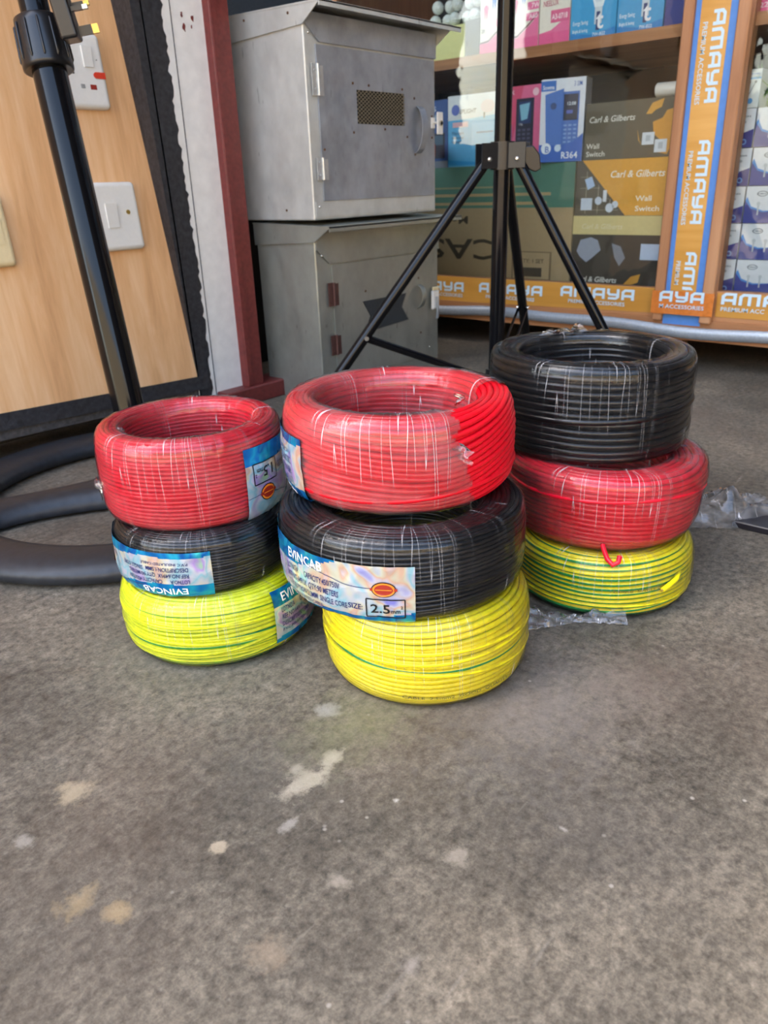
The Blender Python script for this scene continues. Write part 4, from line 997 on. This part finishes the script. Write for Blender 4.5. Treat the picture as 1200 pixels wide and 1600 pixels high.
def coil(label, cx, cy, z0, R, H, w, p, wire, dia, seed, film='film', taper=0.0, wob=.35, stripe=None, gap=None, lab=None, cross=2, shear=None, tilt=(0, 0)):
    rnd = random.Random(seed)
    t = thing('cable_coil', label, 'wire coil', (cx, cy, z0), 'stacked coils of single-core cable')
    r = dia/2; sec = Sec(R, H, w, p, r); NT = max(8, int(round(sec.T/dia*1.02))); sp = sec.T/NT; NA = 150
    ph = [rnd.uniform(0, 2*pi) for _ in range(8)]
    def place(a, rr, z):
        k = 1+taper*(z/H-.5); return ((rr*k)*cos(a), (rr*k)*sin(a), z)
    mb = MB(); mb.uv = []
    def strand(tfun, lift, phase, rad_, n0=0, n1=NA, mi=0):
        V = []; closed = (n1-n0) == NA
        for i in range(n0, n1+(0 if closed else 1)):
            a = 2*pi*i/NA; tt = tfun(a); x, z = sec.at(tt); nx, nz = sec.nrm(tt); lf = lift(a)
            x += nx*lf; z += nz*lf; z = max(z, r*1.0)
            for k in range(8):
                th = 2*pi*k/8; V.append(place(a, x+rad_*cos(th), z+rad_*sin(th)))
        m = n1-n0; rows = m if closed else m+1; Fc = []; 
        for i in range(m):
            j = (i+1) % rows
            pa = phase+.06*sin(2*pi*(n0+i)/NA*1.0+ph[0]); 
            for k in range(8):
                k2 = (k+1) % 8; Fc.append((i*8+k, j*8+k, j*8+k2, i*8+k2))
                mb.uv += [(k/8+pa, i/NA), (k/8+pa, (i+1)/NA), ((k+1)/8+pa, (i+1)/NA), ((k+1)/8+pa, i/NA)]
        mb.add(V, Fc, mi, True)
    for q in range(NT):
        t0 = q*sp; jit = rnd.uniform(-.07, .07)*sp; f1 = rnd.uniform(0, 2*pi); f2 = rnd.uniform(0, 2*pi); am = rnd.uniform(.02, .16)*sp*wob
        lf = rnd.uniform(-.25, .15)*r
        def tf(a, t0=t0, jit=jit, f1=f1, f2=f2, am=am):
            g_ = t0/sec.T*2*pi
            base = t0+jit+am*sin(a+f1)+am*.6*sin(2*a+f2)+wob*sp*(1.4*sin(a+ph[1]+g_)+.9*sin(2*a+ph[2]+g_*1.3)+.5*sin(3*a+ph[3]))
            if shear:
                c, wd, amt = shear; d = (a-c+pi) % (2*pi)-pi
                base += amt*math.exp(-(d/wd)**2)*(d/wd)*(1+.25*sin(t0*140))
            return base
        pz = (stripe(q, rnd) if stripe else 0)
        strand(tf, lambda a, lf=lf, f1=f1: lf+.15*r*sin(2*a+f1), pz, r*.97)
    for q in range(cross):     # a few turns that ride over their neighbours
        c0 = rnd.uniform(-.4, .35)*H; sl = rnd.choice((-1, 1))*rnd.uniform(.0035, .0075); f1 = rnd.uniform(0, 2*pi)
        strand(lambda a, c0=c0, sl=sl, f1=f1: c0+sl*sin(a+f1)+sl*.5*sin(2*a+f1), lambda a: r*.55, (stripe(q*3+1, rnd) if stripe else 0), r*.98)
    # solid core so that no light leaks between the turns
    core = Sec(R, H, w, p, dia*.72); V = []; Fc = []; na, nc = 96, 40
    for i in range(na):
        for j in range(nc):
            x, z = core.at(core.T*j/nc); V.append(place(2*pi*i/na, x, z))
    for i in range(na):
        for j in range(nc): Fc.append((i*nc+j, ((i+1) % na)*nc+j, ((i+1) % na)*nc+(j+1) % nc, i*nc+(j+1) % nc)); mb.uv += [(.6, 0)]*4
    mb.add(V, Fc, 0, True)
    o = mb.build('wire_bundle', M[wire], t); 
    # clear film wound round the ring
    if film:
        fs = Sec(R, H, w, p, -.0007); mb = MB(); mb.uv = []; na, nc = 240, 72; V = []; keep = []
        for i in range(na):
            a = 2*pi*i/na
            for j in range(nc):
                tt = fs.T*(j/nc)-fs.T/2; x, z = fs.at(tt); nx, nz = fs.nrm(tt)
                b = mnoise.noise(Vector((cos(a)*9, sin(a)*9, j*.16+seed)))*.0007+mnoise.noise(Vector((cos(a)*34, sin(a)*34, j*.05+seed)))*.0004
                b = max(-.0002, b); x += nx*b; z += nz*b; V.append(place(a, x, max(.0004, z)))
        for i in range(na):
            a = 360*i/na
            for j in range(nc):
                if gap:
                    g0, g1, tl, th_ = gap; tt = fs.T*(j/nc)-fs.T/2
                    e0 = g0+5*mnoise.noise(Vector((j*.35, 1, 0)))-(tt-.01)*420*(tt < .02)*.55; e1 = g1+6*mnoise.noise(Vector((j*.3, 9, 0)))
                    if e0 < a < e1 and tl < tt < th_: continue
                Fc_ = (i*nc+j, ((i+1) % na)*nc+j, ((i+1) % na)*nc+(j+1) % nc, i*nc+(j+1) % nc)
                keep.append(Fc_); mb.uv += [(i/na, j/nc), ((i+1)/na, j/nc), ((i+1)/na, (j+1)/nc), (i/na, (j+1)/nc)]
        mb.add(V, keep, 0, True); fo = mb.build('plastic_wrap', M[film], t); fo['label'] = 'clear stretch film wound round the ring'
    # foil label
    if lab: foil_label(t, R, H, w, p, place, seed, **lab)
    t.rotation_euler = (rad(tilt[0]), rad(tilt[1]), 0)
    return t

def foil_label(t, R, H, w, p, place, seed, a_end, t0, h, flip, size, L=.128, skew=0.0, shift=0.0):
    """a_end: angle (deg) of the right-hand end seen from outside; t0: section position of the lower edge.  flip: printed side turned upside down"""
    fs = Sec(R, H, w, p, -.0019)
    def mp(u, v, o=0.0):         # u, v in metres in reading direction
        uu, vv = (L-u, h-v) if flip else (u, v)
        a = rad(a_end)-(L-uu)/R; tt = t0+vv+skew*(uu-L)
        x, z = fs.at(tt); nx, nz = fs.nrm(tt)
        wr = .0007*mnoise.noise(Vector((uu*90, vv*70, seed)))+.0004*mnoise.noise(Vector((uu*240, vv*160, seed)))
        k = o+wr; return Vector(place(a, x+nx*k, max(.0006, z+nz*k)))
    mb = MB(); NU, NV = 110, 34; V = [mp(L*i/NU, h*j/NV) for i in range(NU+1) for j in range(NV+1)]
    F0 = []; mi = []
    def isblue(u, v):
        top = h*(.70+.02*sin(u*130)) if u < .062 else h*(.70+.32*min(1, (u-.062)/.04))
        lowb = h*(.09+.17*min(1, u/L*1.15)**2+.03*sin(u*90))
        return v > top or v < lowb
    for i in range(NU):
        for j in range(NV):
            F0.append((i*(NV+1)+j, (i+1)*(NV+1)+j, (i+1)*(NV+1)+j+1, i*(NV+1)+j+1)); mi.append(1 if isblue(L*(i+.5)/NU, h*(j+.5)/NV) else 0)
    mb.v = V; mb.f = F0; mb.m = mi; mb.sm = [True]*len(F0)
    lb = mb.build('label', [M['foil'], M['foilb']], t, recalc=False); lb['label'] = 'blue and silver foil label'
    tx = MB(); k = h/.046
    def T(s, u, v, size_, m, fit=None):
        tw = text_w(s, size_*k); sx = fit/tw if fit else 1
        if u < .08: u += shift
        put_text(tx, mp, s, u, v*k, size_*k, m, .0005, False, sx)
    T('EVINCAB', .018, .0355, .0100, 0, .036)
    T('LOTNO:A', .016, .0268, .0058, 1, .014); T('CAPACITY:450/750V', .036, .0268, .0058, 1, .031)
    T('REF.NO.6491X  QTY:90 METERS', .016, .0205, .0058, 1, .050)
    T('DESCRIPTION:%sMM  SINGLE CORE' % size, .016, .0142, .0058, 1, .056)
    T('P.V.C INSULATED CABLE', .016, .0095, .0036, 1, .036)
    ee = L-.128
    T('SIZE:', .0845+ee, .0150, .0055, 1, .010)
    T(size, .0995+ee, .0135, .0092, 2, .0125); T('mm', .1125+ee, .0138, .0046, 2, .0060); T('2', .1187+ee, .0170, .0030, 2)
    def line(u0, v0, u1, v1, th, m):
        n = 14
        for q in range(n):
            a0 = (u0+(u1-u0)*q/n, (v0+(v1-v0)*q/n)*k); a1 = (u0+(u1-u0)*(q+1)/n, (v0+(v1-v0)*(q+1)/n)*k)
            d = Vector((a1[0]-a0[0], a1[1]-a0[1])).normalized(); nn = (-d.y*th, d.x*th)
            tx.add([mp(a0[0]-nn[0], a0[1]-nn[1], .0005), mp(a1[0]-nn[0], a1[1]-nn[1], .0005), mp(a1[0]+nn[0], a1[1]+nn[1], .0005), mp(a0[0]+nn[0], a0[1]+nn[1], .0005)], [(0, 1, 2, 3)], m)
    for a in ((.0970, .0105, .1215, .0105), (.1215, .0105, .1215, .0235), (.1215, .0235, .0970, .0235), (.0970, .0235, .0970, .0105)): line(a[0]+ee, a[1], a[2]+ee, a[3], .0004, 2)
    pr_ = None
    for q in range(24): # wavy rule under the blue band
        u0, u1 = .05+.078*q/24, .05+.078*(q+1)/24; f = lambda u: .0335+.003*sin((u-.05)*70)
        line(u0, f(u0), u1, f(u1), .00022, 1) if q % 1 == 0 else None
    cu, cv = .1085+ee, .0305
    for rx, ry, m, o in ((.0078, .0052, 2, .0005), (.0071, .0046, 4, .00065), (.0058, .0034, 5, .0008)):
        tx.add([mp(cu+rx*cos(2*pi*q/24), (cv+ry*sin(2*pi*q/24))*k, o) for q in range(24)], [tuple(range(24))], m)
    tx.add([mp(cu+a, (cv+b)*k, .00095) for a, b in ((-.0085, -.0009), (.0085, -.0009), (.0085, .0009), (-.0085, .0009))], [(0, 1, 2, 3)], 5)
    tx.add([mp(cu+a, (cv+b)*k, .00105) for a, b in ((-.005, -.0003), (.005, -.0003), (.005, .0003), (-.005, .0003))], [(0, 1, 2, 3)], 4)
    pr_ = tx.build('lettering', [M['white'], M['textdark'], M['textblack'], M['white'], M['amberlogo'], M['redlogo']], t, recalc=False)
    pr_.parent = lb; pr_['label'] = 'printed lettering and orange oval emblem'

def st_few(base, vis): return lambda q, r: (base+r.uniform(-.1, .1)) if r.random() > vis else r.uniform(0, 1)
# UV phase: green spans u in [0,.25] of each wire; u=(angle from outward)/360+phase
coil('lime yellow-green cable coil at the bottom of the left stack, on the floor', .3291, .4674, 0, .0761, .056, .036, 3.2, 'wlime', .0032, 1, 'filmyel', wob=.4, stripe=st_few(.42, .22), cross=5,
     lab=dict(a_end=360, t0=-.0175, h=.044, flip=False, size='1.5', shift=-.010))
coil('black cable coil in the middle of the left stack, label upside down', .3271, .4748, .0555, .067, .047, .034, 4, 'wblack', .0026, 2, 'filmblack', cross=1,
     lab=dict(a_end=237, t0=-.0215, h=.036, flip=True, size='1.5'))
coil('red cable coil on top of the left stack, small upside-down foil label at its right', .3357, .4883, .1020, .0707, .068, .0235, 3.6, 'wred', .0031, 3, 'film', cross=0, wob=.15,
     lab=dict(a_end=368, t0=-.034, h=.056, flip=True, size='1.5'))
coil('deep yellow-green cable coil at the bottom of the centre stack, on the floor', .3947, .3056, 0, .0755, .068, .036, 3.6, 'wyel', .0040, 4, 'filmyel', wob=.35, stripe=st_few(.48, .42), cross=3)
coil('black cable coil in the middle of the centre stack, big upright foil label in front', .3960, .3268, .0685, .0882, .058, .034, 4.5, 'wblack', .0033, 5, 'filmblack', cross=1,
     lab=dict(a_end=224, t0=-.0335, h=.047, flip=False, size='2.5', L=.150, shift=.034))
coil('red cable coil on top of the centre stack with its film torn open at right', .4189, .3466, .1275, .0845, .066, .029, 3.4, 'wred2', .0043, 6, 'filmheavy', cross=1, wob=.3, gap=(246, 316, -.045, .058), shear=(rad(268), .8, .016),
     lab=dict(a_end=169, t0=-.040, h=.054, flip=True, size='2.5', skew=.0))
coil('yellow-green cable coil at the bottom of the right stack, on the floor', .5811, .2550, 0, .0760, .052, .036, 3.6, 'wyel', .0040, 7, 'filmyel', wob=.2, stripe=st_few(.30, .1), cross=2)
coil('red cable coil in the middle of the right stack, flaring wider at its top', .5945, .2640, .0525, .0815, .065, .036, 4, 'wred', .0045, 8, 'film', taper=.10, wob=.25, cross=1)
coil('black cable coil on top of the right stack, wrapped in shiny film', .6124, .2918, .1185, .0851, .078, .026, 5.5, 'wblack', .0058, 9, 'filmblack', wob=.12, cross=1)

# ------------------------------------------------------------------ loose bits
def crumple(name, label, cat, loc, lx, ly, lz, seed, ang, shape):
    t = MB(); n, m = 34, 22; V = []; t.uv = []
    ca, sa = cos(ang), sin(ang)
    for i in range(n+1):
        for j in range(m+1):
            u, v = i/n, j/m; x = (u-.5)*lx; y = (v-.5)*ly*shape(u)
            z = lz*shape(u)*abs(sin(v*pi))*(.5+.5*abs(mnoise.noise(Vector((u*5, v*4, seed)))*2))+.006*abs(mnoise.noise(Vector((u*11, v*9, seed+3))))+.0008
            V.append((x*ca-y*sa, x*sa+y*ca, z))
    Fc = [(i*(m+1)+j, (i+1)*(m+1)+j, (i+1)*(m+1)+j+1, i*(m+1)+j+1) for i in range(n) for j in range(m)]
    for i in range(n):
        for j in range(m): t.uv += [(i/n, j/m), ((i+1)/n, j/m), ((i+1)/n, (j+1)/m), (i/n, (j+1)/m)]
    t.add(V, Fc, 0, True); o = t.build(name, M['scrap'], recalc=False); o.location = loc; tag(o, label, cat); return o
crumple('plastic_scrap', 'crumpled clear plastic bag scrap on the floor right of the right stack', 'plastic scrap', (.765, .235, 0), .15, .075, .030, 2, rad(-48), lambda u: .35+.65*sin(min(1, u*1.1)*pi*.8))
crumple('plastic_scrap', 'small twisted film tail on the floor in front of the right yellow coil', 'plastic scrap', (.500, .236, 0), .080, .022, .012, 5, rad(-47), lambda u: .25+.75*(abs(u-.5)*2)**.8)
mb = MB(); mb.box((.758, -.10, 0), (.808, .196, .007), 0, .001)
tag(mb.build('plank', M['dkpole']), 'flat black plank lying on the floor at the right border', 'plank')

# ------------------------------------------------------------------ across the street (lights the shop front)
mb = MB(); mb.box((-9, -9, 0), (9, -8.6, 3.2)); o = struct(mb.build('wall_street', M['sunwall']))
o.rotation_euler.z = rad(-49); o.location = (0, 0, 0)
g_o['kind'] = 'structure'

# loose wire ends and film tufts belonging to single coils
def coil_root(word): return [o for o in bpy.data.objects if o.get('category') == 'wire coil' and word in o['label']][0]
def on_side(root, R, a, z, off): return Vector((root.location.x+(R+off)*cos(rad(a)), root.location.y+(R+off)*sin(rad(a)), root.location.z+z))
r8 = coil_root('flaring wider'); r7 = coil_root('bottom of the right stack'); r4 = coil_root('bottom of the centre stack')
mb = MB(); P = [on_side(r8, .0775, a, z, o_) for a, z, o_ in ((207, .0085, .001), (208, .0060, .006), (209.5, .0020, .0125), (212, -.0010, .0160), (214.5, .0010, .0150), (215.5, .0040, .011))]
o = rebase(mb.build('x', M['wred']) if False else (mb.tube(P, .0020, 10), mb.build('wire_end', M['wred']))[1], r8); o['label'] = 'cut end of the red wire bent out below the coil'
mb = MB(); P = [on_side(r7, .076, a, z, o_) for a, z, o_ in ((262, .0330, -.002), (254, .0310, .0022), (248, .0285, .0028), (243, .0262, .0032))]
mb.tube(P, .0021, 10); o = rebase(mb.build('wire_end', simple('yellow_wire_end', srgb(240, 222, 20), .3)), r7)
mb = MB(); mb.tube([P[-1], P[-1]+(P[-1]-P[-2]).normalized()*.0012], .0011, 8); c_ = mb.build('copper_core', M['brass']); c_.parent = o
def tuft(root, loc, sx, sy, sz, ang, seed, name='film_tuft', n=16, m=12):
    mb = MB(); mb.uv = []; V = []; ca, sa = cos(rad(ang)), sin(rad(ang))
    for i in range(n+1):
        for j in range(m+1):
            u, v = i/n, j/m; x = (u-.5)*sx*(1-.35*v); y = (mnoise.noise(Vector((u*3, v*3, seed)))*.8+.25*sin(u*14+seed))*sy*(.3+v); z = v*sz*(.45+.9*abs(mnoise.noise(Vector((u*4, .3, seed)))))
            V.append(Vector((loc[0]+x*ca-y*sa, loc[1]+x*sa+y*ca, loc[2]+z)))
    Fc = [(i*(m+1)+j, (i+1)*(m+1)+j, (i+1)*(m+1)+j+1, i*(m+1)+j+1) for i in range(n) for j in range(m)]
    for i in range(n):
        for j in range(m): mb.uv += [(i/n*.3, j/m*.3), ((i+1)/n*.3, j/m*.3), ((i+1)/n*.3, (j+1)/m*.3), (i/n*.3, (j+1)/m*.3)]
    mb.add(V, Fc, 0, True); o = mb.build(name, M['scrap'], recalc=False); rebase(o, root); o['label'] = 'crumpled flap of clear film'; return o
r9 = coil_root('wrapped in shiny film'); r3 = coil_root('on top of the left stack'); r6 = coil_root('torn open')
tuft(r9, (.655, .340, .1955), .050, .010, .010, 140, 3)
tuft(r3, (.336-.048, .488+.026, .150), .026, .008, .024, 60, 8)
tuft(r3, (.336-.066, .488+.030, .118), .020, .004, .022, 65, 5)
tuft(r6, (.4189+.0845*cos(rad(246)), .3466+.0845*sin(rad(246)), .165), .030, .006, .018, 250, 12)
tuft(r6, (.4189+.060*cos(rad(262)), .3466+.060*sin(rad(262)), .1930), .026, .006, .008, 200, 14)

# faint print along single turns of the yellow coils
def wire_print(root, R, H, w, p, a0, t, txt, size):
    fs = Sec(R, H, w, p, -.0001); mb = MB()
    def mp(x, y, o=0.0):
        a = rad(a0)+x/R; r_, z_ = fs.at(t+y-.0006*sin(x*40)); nx, nz = fs.nrm(t+y); return Vector(((r_+nx*o)*cos(a), (r_+nx*o)*sin(a), z_+nz*o))
    put_text(mb, mp, txt, 0, 0, size, 0, .00045, sx=1.5)
    o = mb.build('wire_print', ink((120, 112, 40), .5), root, recalc=False); o['label'] = 'small grey print along one turn'
wire_print(r4, .0755, .068, .036, 3.6, 205, -.0235, 'CABLE  2.5mm2  GOOD  QUALITY', .0036)
wire_print(r7, .076, .052, .036, 3.6, 213, .0005, '2.5mm2  SINGLE CORE CABLE', .0034)
